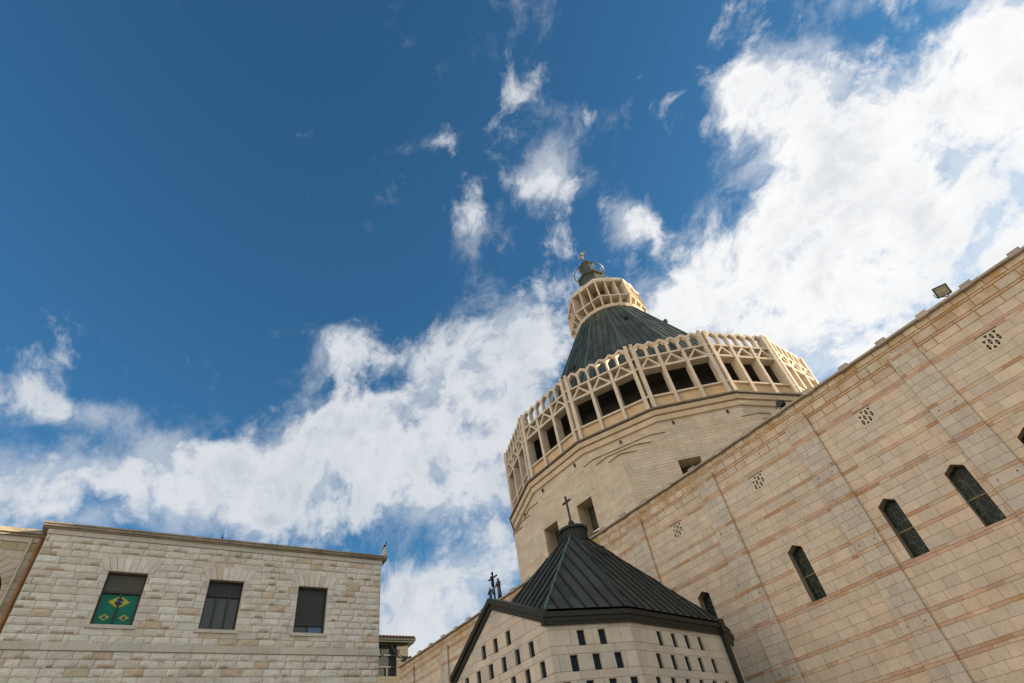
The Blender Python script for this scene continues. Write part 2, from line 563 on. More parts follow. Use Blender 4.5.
M_COPPER_GREEN = copper_mat('green_copper', (0.075, 0.105, 0.07), 0.5, 0.5, 0.38)
M_GUTTER = plain_mat('dark_gutter_metal', (0.016, 0.018, 0.012), 0.5, var=0.25)
M_DARK = plain_mat('dark_interior', (0.020, 0.021, 0.018), 0.8, var=0.2)
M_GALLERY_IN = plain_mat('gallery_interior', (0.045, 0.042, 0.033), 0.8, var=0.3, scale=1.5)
M_GLASS_LEAD = lead_glass_mat('leaded_glass', (0.007, 0.019, 0.014), (0.075, 0.095, 0.065), 6.5)
M_GLASS_DRUM = lead_glass_mat('leaded_glass_warm', (0.06, 0.055, 0.04), (0.13, 0.12, 0.09), 4.0)
M_BRASS = plain_mat('window_bar', (0.16, 0.14, 0.07), 0.5)
M_SLIT = plain_mat('slit_glass', (0.006, 0.016, 0.024), 0.5, var=0.2, spec=0.15)
M_SHUT_GREEN = plain_mat('roller_shutter_grey_green', (0.105, 0.105, 0.080), 0.55, var=0.06)
M_SHUT_DARK = plain_mat('roller_shutter_dark', (0.030, 0.034, 0.030), 0.5, var=0.06)
M_FRAME = plain_mat('dark_window_frame', (0.030, 0.024, 0.020), 0.45, var=0.1)
M_PANE = plain_mat('dark_pane', (0.045, 0.052, 0.052), 0.12, var=0.1, spec=0.5)
M_PANE_BLUE = plain_mat('blue_pane', (0.05, 0.13, 0.24), 0.15, var=0.1, spec=0.5)
M_STEEL = plain_mat('aged_steel', (0.10, 0.10, 0.09), 0.5, var=0.2)
M_BRONZE = plain_mat('dark_bronze', (0.020, 0.022, 0.020), 0.5, var=0.3)
M_GOLD = plain_mat('gilded_metal', (0.42, 0.30, 0.11), 0.4, metal=0.3)
M_RUST = plain_mat('rust_pipe', (0.30, 0.15, 0.06), 0.7, var=0.3)
M_PIPE = plain_mat('pale_pipe', (0.46, 0.41, 0.31), 0.6)
M_FASCIA = plain_mat('painted_fascia', (0.05, 0.047, 0.035), 0.6)
M_TILE = plain_mat('red_tile', (0.05, 0.022, 0.018), 0.7, var=0.3)
M_LAMP_GLASS = plain_mat('floodlight_glass', (0.26, 0.25, 0.17), 0.2, spec=0.5)
M_FLAG_G = plain_mat('flag_green', (0.006, 0.155, 0.105), 0.8, var=0.06)
M_FLAG_Y = plain_mat('flag_yellow', (0.42, 0.40, 0.03), 0.8, var=0.06)
M_FLAG_B = plain_mat('flag_blue', (0.015, 0.04, 0.16), 0.8, var=0.06)
M_FLAG_W = plain_mat('flag_white', (0.5, 0.55, 0.55), 0.8, var=0.06)
M_FEATHER = plain_mat('dark_feathers', (0.025, 0.025, 0.028), 0.7)


def paving_mat():
    m, t, p = new_mat('stone_paving')
    co = N(t, 'ShaderNodeTexCoord').outputs['Object']
    b = N(t, 'ShaderNodeTexBrick', {'Vector': co, 'Scale': 1.0, 'Color1': (0.46, 0.40, 0.31, 1), 'Color2': (0.38, 0.33, 0.26, 1), 'Mortar': (0.22, 0.19, 0.15, 1),
                                    'Mortar Size': 0.012, 'Brick Width': 0.8, 'Row Height': 0.4})
    c = mixc(t, maprange(t, noise(t, co, 0.7, 6), 0.4, 0.7, 0, 0.4), b.outputs['Color'], (0.26, 0.21, 0.15))
    t.links.new(c, p.inputs['Base Color'])
    p.inputs['Roughness'].default_value = 0.8
    return m


# ------------------------------------------------------------------ masonry
def jit(c, rv=0.12, rh=0.05, r=rng):
    k = 1 + r.uniform(-rv, rv * 0.8)
    return tuple(max(0.01, x * k * (1 + r.uniform(-rh, rh))) for x in c)


def masonry(mb, F, rows, s0, s1, colfn, holes=(), clip=None, joint=0.012, depth=0.02, rough=0.0, mortar=(0.30, 0.24, 0.16), r=rng, stepped=True):
    """rows: (z0, z1, kind, min length, max length). One raised polygon per block over a mortar bed."""
    for z0, z1, kind, l0, l1 in rows:
        beds = [rect(s0, s1, z0, z1)]
        if clip:
            beds = [q for q in (intersect(b, clip) for b in beds) if len(q) > 2]
        for h in holes:
            beds = [q for b in beds for q in (subtract(b, h) if bbox_hit(b, h) else [b])]
        for b in beds:
            mb.poly([F(a, -depth, c) for a, c in b], mortar)
        s = s0 - r.uniform(0, l0)
        while s < s1 - 0.02:
            e = s + r.uniform(l0, l1)
            a0, a1 = max(s, s0) + joint / 2, min(e, s1) - joint / 2
            s = e
            if a1 - a0 < 0.02:
                continue
            col = colfn(kind, r)
            pcs = [rect(a0, a1, z0 + joint / 2, z1 - joint / 2)]
            if clip:
                pcs = [q for q in (intersect(b, clip) for b in pcs) if len(q) > 2 and area(q) > 1e-4]
            cut = False
            for h in holes:
                if any(bbox_hit(q, h) for q in pcs):
                    n = [q for b in pcs for q in (subtract(b, h) if bbox_hit(b, h) else [b])]
                    cut = cut or n != pcs
                    pcs = n
            off = r.uniform(-0.003, 0.003)
            for q in pcs:
                if rough and not cut and len(q) == 4:
                    nx, nz = 6, 4
                    g = [[0.0] * (nx + 1) for _ in range(nz + 1)]
                    ph1, tilt, tz = r.uniform(0, 6), r.uniform(-.5, .5), r.uniform(-.6, .3)
                    for j in range(nz + 1):
                        for i in range(nx + 1):
                            ed = min(i, nx - i, 1) * min(j, nz - j, 1)
                            g[j][i] = (rough * (0.45 + 0.5 * r.random() + tilt * (i / nx - .5) + tz * (j / nz - .5) * 1.3)) if ed else r.uniform(0, 0.12) * rough
                    P = lambda i, j: F(a0 + (a1 - a0) * i / nx, g[j][i] + off, z0 + joint / 2 + (z1 - z0 - joint) * j / nz)
                    st = r.random() < 0.38
                    i0, wd = r.randint(0, nx - 1), r.randint(2, 4)
                    rust = jit((0.37, 0.25, 0.125), 0.25, 0.06, r)
                    amt = r.uniform(0.35, 0.85)
                    for j in range(nz):
                        for i in range(nx):
                            k = amt * (1.0 if j == 0 else 0.45 if j == 1 else 0.0) if st and abs(i - i0) <= wd / 2 else 0.0
                            mb.poly([P(i, j), P(i + 1, j), P(i + 1, j + 1), P(i, j + 1)], tuple(a_ * (1 - k) + b_ * k for a_, b_ in zip(col, rust)))
                else:
                    mb.poly([F(a, off, c) for a, c in q], col)
                for i in range(len(q)):
                    (a, c), (d, e2) = q[i], q[(i + 1) % len(q)]
                    mb.poly([F(a, -depth, c), F(d, -depth, e2), F(d, off, e2), F(a, off, c)], col)


def reveal(mb, F, pl, b0, b1, col, m=0):
    for i in range(len(pl)):
        (a, c), (d, e) = pl[i], pl[(i + 1) % len(pl)]
        mb.poly([F(a, b0, c), F(d, b0, e), F(d, b1, e), F(a, b1, c)], col, m)


def seamed_facet(mb, pts, spacing, lap, colfn, seam_w=0.03, seam_h=0.045, r=rng, seam_col=(0.05, 0.07, 0.06)):
    """sheet metal facet: panels between standing seams that run down the slope"""
    pts = [Vector(p) for p in pts]
    n = (pts[1] - pts[0]).cross(pts[2] - pts[0]).normalized()
    if n.z < 0:
        n = -n
    g = (Vector((0, 0, 1)) - n * n.z).normalized()          # up the slope
    h = g.cross(n).normalized()
    o = pts[0]
    P2 = [((p - o).dot(h), (p - o).dot(g)) for p in pts]
    if area(P2) < 0:
        P2.reverse()
    lo, hi = min(p[0] for p in P2), max(p[0] for p in P2)
    zl, zh = min(p[1] for p in P2), max(p[1] for p in P2)
    k = max(1, round((hi - lo) / spacing))
    W = lambda a, c, b=0.0: o + h * a + g * c + n * b
    x = lo
    for i in range(k):
        a0, a1 = lo + (hi - lo) * i / k, lo + (hi - lo) * (i + 1) / k
        z = zl - r.uniform(0, lap)
        while z < zh:
            q = intersect(P2, rect(a0, a1, z, z + lap))
            if len(q) > 2 and area(q) > 1e-3:
                mb.poly([W(a, c, r.uniform(0, 0.004)) for a, c in q], colfn(r))
            z += lap
        if i:
            q = intersect(P2, rect(a0 - 0.001, a0 + 0.001, zl - 1, zh + 1))
            if len(q) > 2:
                c0, c1 = min(p[1] for p in q), max(p[1] for p in q)
                if c1 - c0 > 0.1:
                    mb.box(Frame(o, h, n, g), a0 - seam_w / 2, a0 + seam_w / 2, -0.01, seam_h, c0, c1, seam_col)


# ------------------------------------------------------------------ ground
mb = MB()
mb.poly([V(-2000, -2000, 0), V(2000, -2000, 0), V(2000, 2000, 0), V(-2000, 2000, 0)])
ground = mb.build('ground', paving_mat())
ground['kind'] = 'structure'

# ------------------------------------------------------------------ the basilica
AX, AY = 9.9831, 39.2161                      # dome axis
PH = R(190.2228)                              # bearing of the first gallery corner
ST = R(22.5)
RG = 12.5                                     # circumradius of the gallery
AG = RG * math.cos(ST / 2)
basilica = thing('basilica', 'large domed limestone church with banded side wall, arcaded gallery and green cone roof', 'church', (AX, AY, 0))
CEN = Frame((AX, AY, 0), (1, 0, 0), (0, 1, 0))

YR = R(133.3188)
DR, NR = V(math.cos(YR), math.sin(YR), 0), V(math.sin(YR), -math.cos(YR), 0)
FW = Frame(NR * 21.0, DR, -NR)                # nave wall: s along, outward towards the court, z up
zw = lambda z: 1.6 + (z - 1.6) * 1.4

CREAM = (0.585, 0.487, 0.370)


def wall_col(kind, r):
    if kind == 'p':
        q = r.random()
        return jit((0.45, 0.27, 0.145) if q < 0.10 else (0.53, 0.365, 0.245) if q < 0.7 else (0.555, 0.43, 0.30), 0.13, 0.04, r)
    if kind == 'o':
        q = r.random()
        return jit((0.46, 0.285, 0.165) if q < 0.2 else (0.525, 0.36, 0.25) if q < 0.8 else (0.555, 0.435, 0.315), 0.12, 0.04, r)
    if kind == 'g':
        q = r.random()
        return jit((0.53, 0.465, 0.375) if q < 0.7 else (0.505, 0.44, 0.36), 0.07, 0.015, r)
    q = r.random()
    return jit((0.59, 0.48, 0.35) if q < 0.25 else (0.555, 0.475, 0.375) if q < 0.45 else CREAM, 0.07, 0.015, r)


REL = [(0, .072, 'o'), (.072, .145, 'o'), (.145, .38, 'c'), (.38, .60, 'c'), (.60, .68, 'p'), (.68, .92, 'c'), (.92, 1.0, 'p'), (1.0, 1.2, 'c'), (1.2, 1.42, 'c'), (1.42, 1.62, 'c'), (1.62, 1.835, 'c')]
LEN = {'c': (0.38, 0.82), 'p': (0.3, 0.8), 'o': (0.35, 0.9), 'g': (0.3, 0.6)}


def wall_rows(ztop, pil=False):
    rows, z = [], 3.5 - 2 * 1.835
    while z < ztop:
        for a, b, k in REL:
            z0, z1 = zw(z + a), zw(min(z + b, ztop))
            if z + a >= ztop - 0.01 or z1 < 0.1:
                continue
            kk = k
            if pil and k == 'c':
                kk = 'g'
            rows.append((max(z0, 0), z1, kk) + LEN[kk])
        z += 1.835
    return rows


LANCETS = [0.98, 2.53, 4.15, 6.75, 9.93]
VENTS = [0.22, 3.355, 6.78, 9.97]
lw = 0.215 * 1.4


def lancet(s):
    s *= 1.4
    return [(s - lw, zw(5.46)), (s + lw, zw(5.46)), (s + lw, zw(6.73)), (s, zw(6.86)), (s - lw, zw(6.73))]


def ventrect(s, g=0.0):
    s *= 1.4
    return rect(s - 0.315 - g, s + 0.315 + g, zw(9.005) - 0.63 - g, zw(9.005) + g)


mb = MB()
WS0, WS1 = -13.0, 40.57
holes = [lancet(s) for s in LANCETS] + [ventrect(s) for s in VENTS]
# rows are cut only by the holes that lie in the same bay: keep it quick by passing them all
allrows = wall_rows(10.174)
masonry(mb, FW, [q for q in allrows if q[0] < zw(9.15)], WS0, WS1, wall_col, holes, joint=0.010, mortar=(0.38, 0.275, 0.165), r=random.Random(11))
masonry(mb, FW, [q for q in allrows if q[0] >= zw(9.15)], WS0, WS1, wall_col, (), joint=0.03, mortar=(0.33, 0.185, 0.055), r=random.Random(12))
mb.poly([FW(WS1, 0, 0), FW(WS1, -0.8, 0), FW(WS1, -0.8, zw(10.174)), FW(WS1, 0, zw(10.174))], CREAM)
nave_wall = mb.build('nave_wall', M_WALL, basilica)

# pilasters, each with paired anchor holes
for s15 in (-1.85, 1.44, 4.65, 8.0, 11.22, 14.5, 17.75, 21.0, 24.13, 27.4):
    mb = MB()
    a0, a1, pr = s15 * 1.4, (s15 + 0.69) * 1.4, 0.13
    rows = wall_rows(9.8, True)
    r = random.Random(int(s15 * 100) + 900)
    masonry(mb, FW.shift(b=pr), rows, a0, a1, wall_col, joint=0.010, mortar=(0.38, 0.31, 0.225), r=r)
    for z0, z1, k, _, _ in rows:
        for a in (a0, a1):
            mb.poly([FW(a, 0.001, z0), FW(a, pr - 0.004, z0), FW(a, pr - 0.004, z1 - 0.01), FW(a, 0.001, z1 - 0.01)], wall_col(k, r))
    mb.poly([FW(a0, 0, zw(9.8)), FW(a1, 0, zw(9.8)), FW(a1, pr, zw(9.8)), FW(a0, pr, zw(9.8))], CREAM)
    for z in (4.3, 6.135, 7.97):
        for u in (0.15, 0.54):
            mb.lathe(Frame(FW((s15 + u) * 1.4, pr + 0.002, zw(z)), DR, (0, 0, 1), -NR), [(0, 0.006), (0.022, 0.006), (0.022, -0.01)], 8, m=1)
    mb.build('pilaster', [M_WALL, M_DARK], nave_wall)

# coping with raised joint stones
mb = MB()
s = WS0 - 0.1
r = random.Random(3)
while s < WS1 + 0.1:
    e = min(s + 1.545, WS1 + 0.12)
    c = jit((0.40, 0.345, 0.27), 0.12, 0.03, r)
    mb.box(FW, s + 0.004, e - 0.004, -0.85, 0.15 + r.uniform(-.006, .006), zw(10.175), zw(10.228) + r.uniform(-.004, .004), c)
    s = e
for i in range(-7, 28):
    a = (-1.47 + 1.103 * i) * 1.4 if i < 14 else (-1.47 + 1.103 * 13 + 1.148 * (i - 13)) * 1.4
    if a > WS1 - 0.3 or a < WS0:
        continue
    c = jit((0.42, 0.36, 0.29), 0.15, 0.03, r)
    mb.prism_z(FW, [(a, -0.9), (a + 0.37, -0.9), (a + 0.37, 0.18), (a, 0.18)], zw(10.15), zw(10.295) - r.uniform(0, 0.02), c)
mb.build('coping', M_TRIM, nave_wall)

# nave deck and far walls; unseen pitched roof added to shade the left building
mb = MB()
mb.box(FW, WS0 + 0.05, WS1 - 0.05, -26.0, -0.8, 0.0, 13.3, (0.45, 0.38, 0.29))
gf = Frame(FW.o, -FW.eb, FW.ea)
mb.prism(gf, [(1.2, 13.303), (25.6, 13.303), (13.2, 20.9)], WS0 + 0.4, WS1 - 0.4, (0.42, 0.36, 0.28))
mb.build('nave_deck_shade_roof', M_DRUM, basilica)

# lancet windows
for s in LANCETS:
    pl = lancet(s)
    mb = MB()
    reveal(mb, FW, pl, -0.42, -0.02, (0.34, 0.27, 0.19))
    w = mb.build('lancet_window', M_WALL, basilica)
    mb = MB()
    mb.poly([FW(a, -0.36, c) for a, c in pl])
    mb.build('pane', M_GLASS_LEAD, w)
    mb = MB()
    c0 = s * 1.4
    mb.box(FW, c0 - lw + 0.002, c0 + lw - 0.002, -0.355, -0.33, zw(6.105) - 0.02, zw(6.105) + 0.02)
    mb.build('glazing_bar', M_BRASS, w)

# pierced stone vents
for s in VENTS:
    mb = MB()
    R0 = ventrect(s)
    a0, c0 = R0[0]
    pcs = [R0]
    n, mg = 4, 0.045
    cw = (0.63 - 2 * mg) / n
    ch = (0.63 - 2 * mg) / 4
    for j in range(4):
        for i in range(n):
            x, z = a0 + mg + cw * i, c0 + mg + ch * j
            if (i, j) in ((0, 0), (3, 3)):
                continue
            g = 0.009
            if (i + j) % 2 == 0:
                tri = [(x + g, z + g), (x + cw - g, z + g), (x + cw / 2, z + ch - g)]
            else:
                tri = [(x + g, z + ch - g), (x + cw / 2, z + g), (x + cw - g, z + ch - g)]
            pcs = [q for b in pcs for q in (subtract(b, tri) if bbox_hit(b, tri) else [b])]
            reveal(mb, FW, tri, -0.06, 0.012, (0.45, 0.40, 0.31))
    for q in pcs:
        mb.poly([FW(a, 0.012, c) for a, c in q], (0.57, 0.485, 0.36))
    reveal(mb, FW, R0, -0.02, 0.012, (0.55, 0.48, 0.38))
    v = mb.build('pierced_vent', M_CHAPEL, basilica)
    mb = MB()
    mb.poly([FW(a, -0.065, c) for a, c in R0])
    mb.build('vent_backing', M_DARK, v)
    mb = MB()
    mb.box(FW, a0 - 0.02, a0 + 0.65, 0.0, 0.035, zw(9.005), zw(9.005) + 0.02, (0.10, 0.07, 0.05))
    mb.build('vent_hood', M_WALL, v)

# ---- drum
A8 = 12.4 * math.cos(ST / 2)                  # apothem shared by the octagon below and the sixteen sides above
R8 = A8 / math.cos(ST)
S8 = 2 * A8 * math.tan(ST)
DRUM_C = (0.560, 0.475, 0.360)


def drum_col(kind, r):
    q = r.random()
    return jit((0.60, 0.515, 0.40) if q < 0.15 else (0.535, 0.445, 0.33) if q < 0.3 else DRUM_C, 0.05, 0.012, r)


def side_frame(ang, apo, z=0.0):
    """frame on a side of the drum: a runs left to right seen from outside, b outward"""
    eb = V(math.cos(ang), math.sin(ang), 0)
    ea = V(-math.sin(ang), math.cos(ang), 0)
    return Frame(V(AX, AY, z) + eb * apo, ea, eb)


F0 = side_frame(0.0, A8)
DW = [rect(-1.54 - 0.63, -1.54 + 0.63, 13.6, 16.46), rect(1.54 - 0.63, 1.54 + 0.63, 13.6, 16.46)]
mb = MB()
rows = [(9.0 + 0.19 * i, 9.0 + 0.19 * (i + 1), 'c', 0.4, 0.95) for i in range(45)]
masonry(mb, F0, rows, -S8 / 2, S8 / 2, drum_col, DW, joint=0.008, mortar=(0.42, 0.34, 0.24), r=random.Random(21))
drum0 = mb.build('drum_wall', M_DRUM, basilica)
mb = MB()
win_side = []
for pl in DW:
    m1 = MB()
    reveal(m1, F0, pl, -0.95, -0.02, (0.50, 0.40, 0.28))
    wdw = m1.build('drum_window', M_DRUM, drum0)
    m2 = MB()
    m2.poly([F0(a, -0.92, c) for a, c in pl])
    for zz in (14.35, 15.0):
        m2.box(F0, pl[0][0] + 0.01, pl[1][0] - 0.01, -0.915, -0.86, zz - 0.035, zz + 0.035, m=1)
    m2.box(F0, (pl[0][0] + pl[1][0]) / 2 - 0.03, (pl[0][0] + pl[1][0]) / 2 + 0.03, -0.915, -0.87, 13.7, 14.3, m=1)
    pane = m2.build('drum_pane', [M_GLASS_DRUM, M_DRUM], drum0)
    win_side.append((wdw, pane))
drum0.rotation_euler = (0, 0, PH + ST * 1.5)
for k in range(1, 8):
    d = copy_part(drum0, basilica, PH + ST * 1.5 + 2 * ST * k)
    for wdw, pane in win_side:
        copy_part(wdw, d)
        copy_part(pane, d)


def chamfered(c, apo_off=0.0):
    """outline of the octagon with its corners cut at distance c from each corner"""
    out = []
    for k in range(8):
        th = PH + ST * (0.5 + 2 * k)
        half = S8 / 2
        for side in (-1, 1):
            f = side_frame(th + side * ST, A8)
            a = (half - c) * (-side)
            out.append(f(a, apo_off, 0))
    return out


# the corners are cut back in three steps until the drum has sixteen sides
def band_ring(mb, outline, z0, z1, nrow, r):
    n = len(outline)
    for i in range(n):
        p, q = outline[i], outline[(i + 1) % n]
        d = q - p
        L = d.length
        if L < 0.05:
            continue
        d.normalize()
        f = Frame((p.x, p.y, 0), d, V(d.y, -d.x, 0))
        h = (z1 - z0) / nrow
        masonry(mb, f, [(z0 + h * j, z0 + h * (j + 1), 'c', 0.45, 1.0) for j in range(nrow)], 0, L, drum_col, joint=0.008, mortar=(0.42, 0.34, 0.24), r=r)
    mb.poly([V(p.x, p.y, z1 - 0.002) for p in outline], DRUM_C)


FULL = (S8 - 2 * 12.4 * math.sin(ST / 2)) / 2
mb = MB()
r = random.Random(31)
oct_pts = [V(AX + R8 * math.cos(PH + ST * (0.5 + 2 * k)), AY + R8 * math.sin(PH + ST * (0.5 + 2 * k)), 0) for k in range(8)]
band_ring(mb, chamfered(0.93), 17.55, 17.93, 2, r)
band_ring(mb, chamfered(1.88), 17.93, 18.35, 2, r)
band_ring(mb, chamfered(FULL), 18.35, 19.15, 4, r)
mb.poly([V(p.x, p.y, 17.548) for p in oct_pts], DRUM_C)
crown = mb.build('drum_crown', M_DRUM, basilica)
# thin drip ledges that mark the steps at every corner
for k in range(8):
    th = PH + ST * (0.5 + 2 * k)
    fl, fr = side_frame(th - ST, A8), side_frame(th + ST, A8)
    h = S8 / 2
    for z, c in ((17.55, 0.0), (17.93, 0.93), (18.35, 1.88)):
        e = c + 0.93
        out, inn = 0.065, -0.25
        if c == 0.0:
            corner = V(AX + (R8 + out / math.cos(ST)) * math.cos(th), AY + (R8 + out / math.cos(ST)) * math.sin(th), 0)
            pl = [fl(h - e, out, 0), corner, fr(-h + e, out, 0), fr(-h + e, inn, 0), fl(h - e, inn, 0)]
        else:
            pl = [fl(h - e, out, 0), fl(h - c + 0.02, out, 0), fr(-h + c - 0.02, out, 0), fr(-h + e, out, 0), fr(-h + e, inn, 0), fl(h - e, inn, 0)]
        m1 = MB()
        m1.prism_z(ID, [(p.x, p.y) for p in pl], z - 0.035, z + 0.012, (0.38, 0.28, 0.18))
        m1.build('ledge', M_DRUM, crown)
# rain spouts under the cornice
for k in range(16):
    spots = (-1.58, 1.58) if k % 2 == 1 else (0.0,)
    for a in spots:
        f = side_frame(PH + ST * (k + 0.5), A8)
        if k in (0, 1, 2, 3, 4):
            m1 = MB()
            m1.box(f, a - 0.045, a + 0.045, 0.0, 0.10, 18.78, 18.93)
            m1.box(f, a - 0.035, a + 0.035, 0.02, 0.09, 18.70, 18.775)
            m1.build('rain_spout', M_GUTTER, crown)

# cornice under the gallery
mb = MB()
ph16 = PH
mb.lathe(CEN, [(12.38, 19.05), (12.52, 19.08), (12.56, 19.38), (12.44, 19.40), (12.48, 19.44), (12.64, 19.47), (12.70, 19.74), (12.60, 19.76)], 16, ph16, (0.57, 0.455, 0.31))
cornice = mb.build('cornice', M_CAST, basilica)
mb = MB()
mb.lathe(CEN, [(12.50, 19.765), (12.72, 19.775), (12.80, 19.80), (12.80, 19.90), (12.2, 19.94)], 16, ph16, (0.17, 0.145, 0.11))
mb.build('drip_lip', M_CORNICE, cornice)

# ---- gallery: one side built, then copied round the axis
GC = (0.60, 0.51, 0.395)
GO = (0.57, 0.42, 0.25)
mb = MB()
mb.lathe(CEN, [(10.3, 19.96), (12.3, 19.95)], 16, PH, (0.4, 0.33, 0.25))
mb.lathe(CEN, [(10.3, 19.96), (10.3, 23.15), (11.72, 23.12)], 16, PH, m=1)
mb.lathe(CEN, [(10.0, 24.0), (12.0, 23.9)], 16, PH, (0.4, 0.33, 0.25))
mb.lathe(CEN, [(10.3, 24.6), (10.3, 23.9)], 16, PH, (0.4, 0.33, 0.25))
mb.lathe(CEN, [(11.72, 23.12), (11.72, 23.93)], 16, PH, (0.42, 0.31, 0.2))
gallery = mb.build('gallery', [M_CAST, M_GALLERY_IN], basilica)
FG = side_frame(0.0, AG)
HALF = RG * math.sin(ST / 2)
MUL = (-0.77, 0.77)

mb = MB()
edges = [-HALF + 0.28] + [x for m_ in MUL for x in (m_ - 0.1, m_ + 0.1)] + [HALF - 0.28]
for i in range(0, 6, 2):
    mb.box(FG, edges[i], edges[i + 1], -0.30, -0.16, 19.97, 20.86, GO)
    mb.box(FG, edges[i], edges[i + 1], -0.34, -0.02, 20.83, 20.95, GC)
    mb.box(FG, edges[i], edges[i + 1], -0.158, -0.05, 19.95, 20.01, GC)
parapet = mb.build('parapet', M_CAST, gallery)


def mull(at):
    q = MB()
    q.box(FG, at - 0.1, at + 0.1, -0.62, 0.0, 19.955, 22.985, GC)
    q.box(FG, at - 0.09, at + 0.09, -0.45, 0.012, 22.985, 24.03, GC)
    return q.build('mullion', M_CAST, gallery)


mullions = [mull(MUL[0]), mull(MUL[1])]


def post(sgn):
    q = MB()
    a = sgn * (HALF - 0.205)
    lo, hi = a - 0.115, a + 0.115
    q.box(FG, lo, hi, -0.62, 0.05, 19.955, 23.0, GC)
    q.box(FG, lo, hi, -0.5, 0.05, 23.0, 24.98, GC)
    q.box(FG, lo + 0.02, hi - 0.02, -0.4, 0.06, 24.98, 25.22, GC)
    for z in (20.88, 23.1, 23.96):
        i0, i1 = (hi, hi + 0.09) if sgn > 0 else (lo - 0.09, lo)
        q.box(FG, i0 + 0.002, i1, -0.3, 0.02, z - 0.07, z + 0.07, GC)
    return q.build('corner_post', M_CAST, gallery)


posts = [post(-1), post(1)]

mb = MB()
for i in range(0, 6, 2):
    a0, a1 = edges[i] + 0.002, edges[i + 1] - 0.002
    c = (a0 + a1) / 2
    mb.box(FG, a0, a1, -0.62, -0.012, 22.98, 23.14, GC)
    mb.box(FG, a0, a1, -0.42, 0.0, 23.90, 24.03, GC)
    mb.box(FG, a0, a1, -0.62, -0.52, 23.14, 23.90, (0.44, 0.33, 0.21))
    w = 0.13
    mb.prism(FG, [(a0, 23.142), (a0 + w * 1.25, 23.142), (c, 23.72), (c, 23.898)], -0.3, -0.005, GC)
    mb.prism(FG, [(a1, 23.142), (c, 23.898), (c, 23.72), (a1 - w * 1.25, 23.142)], -0.3, -0.007, GC)
truss = mb.build('truss', M_CAST, gallery)

mb = MB()
n = 6
span = 2 * (HALF - 0.33)
bw = span / n
for i in range(n):
    x0 = -span / 2 + bw * i
    for j, x in enumerate((x0, x0 + bw)):
        sg = 1 if j == 0 else -1
        k = 0.065
        b0, b1 = -0.30, -0.015 - 0.002 * j
        leg = [(x, 24.032), (x + sg * k, 24.032), (x + sg * k, 24.80), (x, 24.80)]
        top = [(x, 24.80), (x + sg * k, 24.80), (x + sg * bw / 2, 25.08), (x + sg * bw / 2, 25.26), (x, 25.03)]
        for pl in (leg, top):
            if area(pl) < 0:
                pl = pl[::-1]
            mb.prism(FG, pl, b0, b1, GC)
arcade = mb.build('arcade', M_CAST, gallery)
tmpl = [parapet, truss, arcade] + mullions + posts
for o in tmpl:
    o.rotation_euler = (0, 0, PH + ST * 0.5)
for k in range(1, 16):
    for o in tmpl:
        copy_part(o, gallery, PH + ST * (k + 0.5))

# ---- cone roof
mb = MB()
RI, ZB, RT, ZT = 10.35, 24.6, 3.36, 38.2
UX, UY = AX - 0.22, AY - 0.04


def cone_col(r):
    q = r.random()
    return jit((0.046, 0.056, 0.040) if q < 0.25 else (0.019, 0.025, 0.019) if q < 0.5 else (0.030, 0.038, 0.028), 0.25, 0.05, r)


r = random.Random(51)
P = lambda rad, k, z: V(AX + rad * math.cos(PH + ST * k), AY + rad * math.sin(PH + ST * k), z)
PT = lambda k: V(UX + RT * math.cos(PH + ST * k), UY + RT * math.sin(PH + ST * k), ZT)
for k in range(16):
    seamed_facet(mb, [P(RI, k, ZB), P(RI, k + 1, ZB), PT(k + 1), PT(k)], 0.5, 1.35, cone_col, 0.05, 0.04, r, (0.014, 0.018, 0.013))
for k in range(16):
    mb.tube([P(RI + 0.02, k, ZB), PT(k)], 0.065, 6, (0.07, 0.115, 0.088))
dome_roof = mb.build('dome_roof', M_COPPER_GREEN, basilica)
for k, t_ in ((1.5, 0.78), (3.55, 0.70), (1.45, 0.40), (5.5, 0.72)):
    rad, z = RI + (RT - RI) * t_, ZB + (ZT - ZB) * t_
    th = PH + ST * k
    eb = V(math.cos(th), math.sin(th), 0)
    f = Frame(V(AX, AY, z) + eb * rad * math.cos(ST / 2) * 1.0, V(-math.sin(th), math.cos(th), 0), eb)
    m1 = MB()
    m1.prism_z(f, [(-0.14, -0.4), (0.14, -0.4), (0.14, 0.17), (-0.14, 0.17)], -0.02, 0.2, (0.012, 0.016, 0.014))
    m1.box(f, -0.17, 0.17, -0.4, 0.2, 0.203, 0.23, (0.05, 0.07, 0.06))
    m1.build('roof_hatch', M_COPPER, dome_roof)

# ---- stone lantern on the cone
LC = (0.59, 0.50, 0.385)
UX, UY = AX - 0.22, AY - 0.04                 # the upper lantern stands a hand's breadth off the drum axis
CEN2 = Frame((UX, UY, 0), (1, 0, 0), (0, 1, 0))
P8 = PH + ST


def side8(ang, apo):
    eb = V(math.cos(ang), math.sin(ang), 0)
    return Frame(V(UX, UY, 0) + eb * apo, V(-math.sin(ang), math.cos(ang), 0), eb)


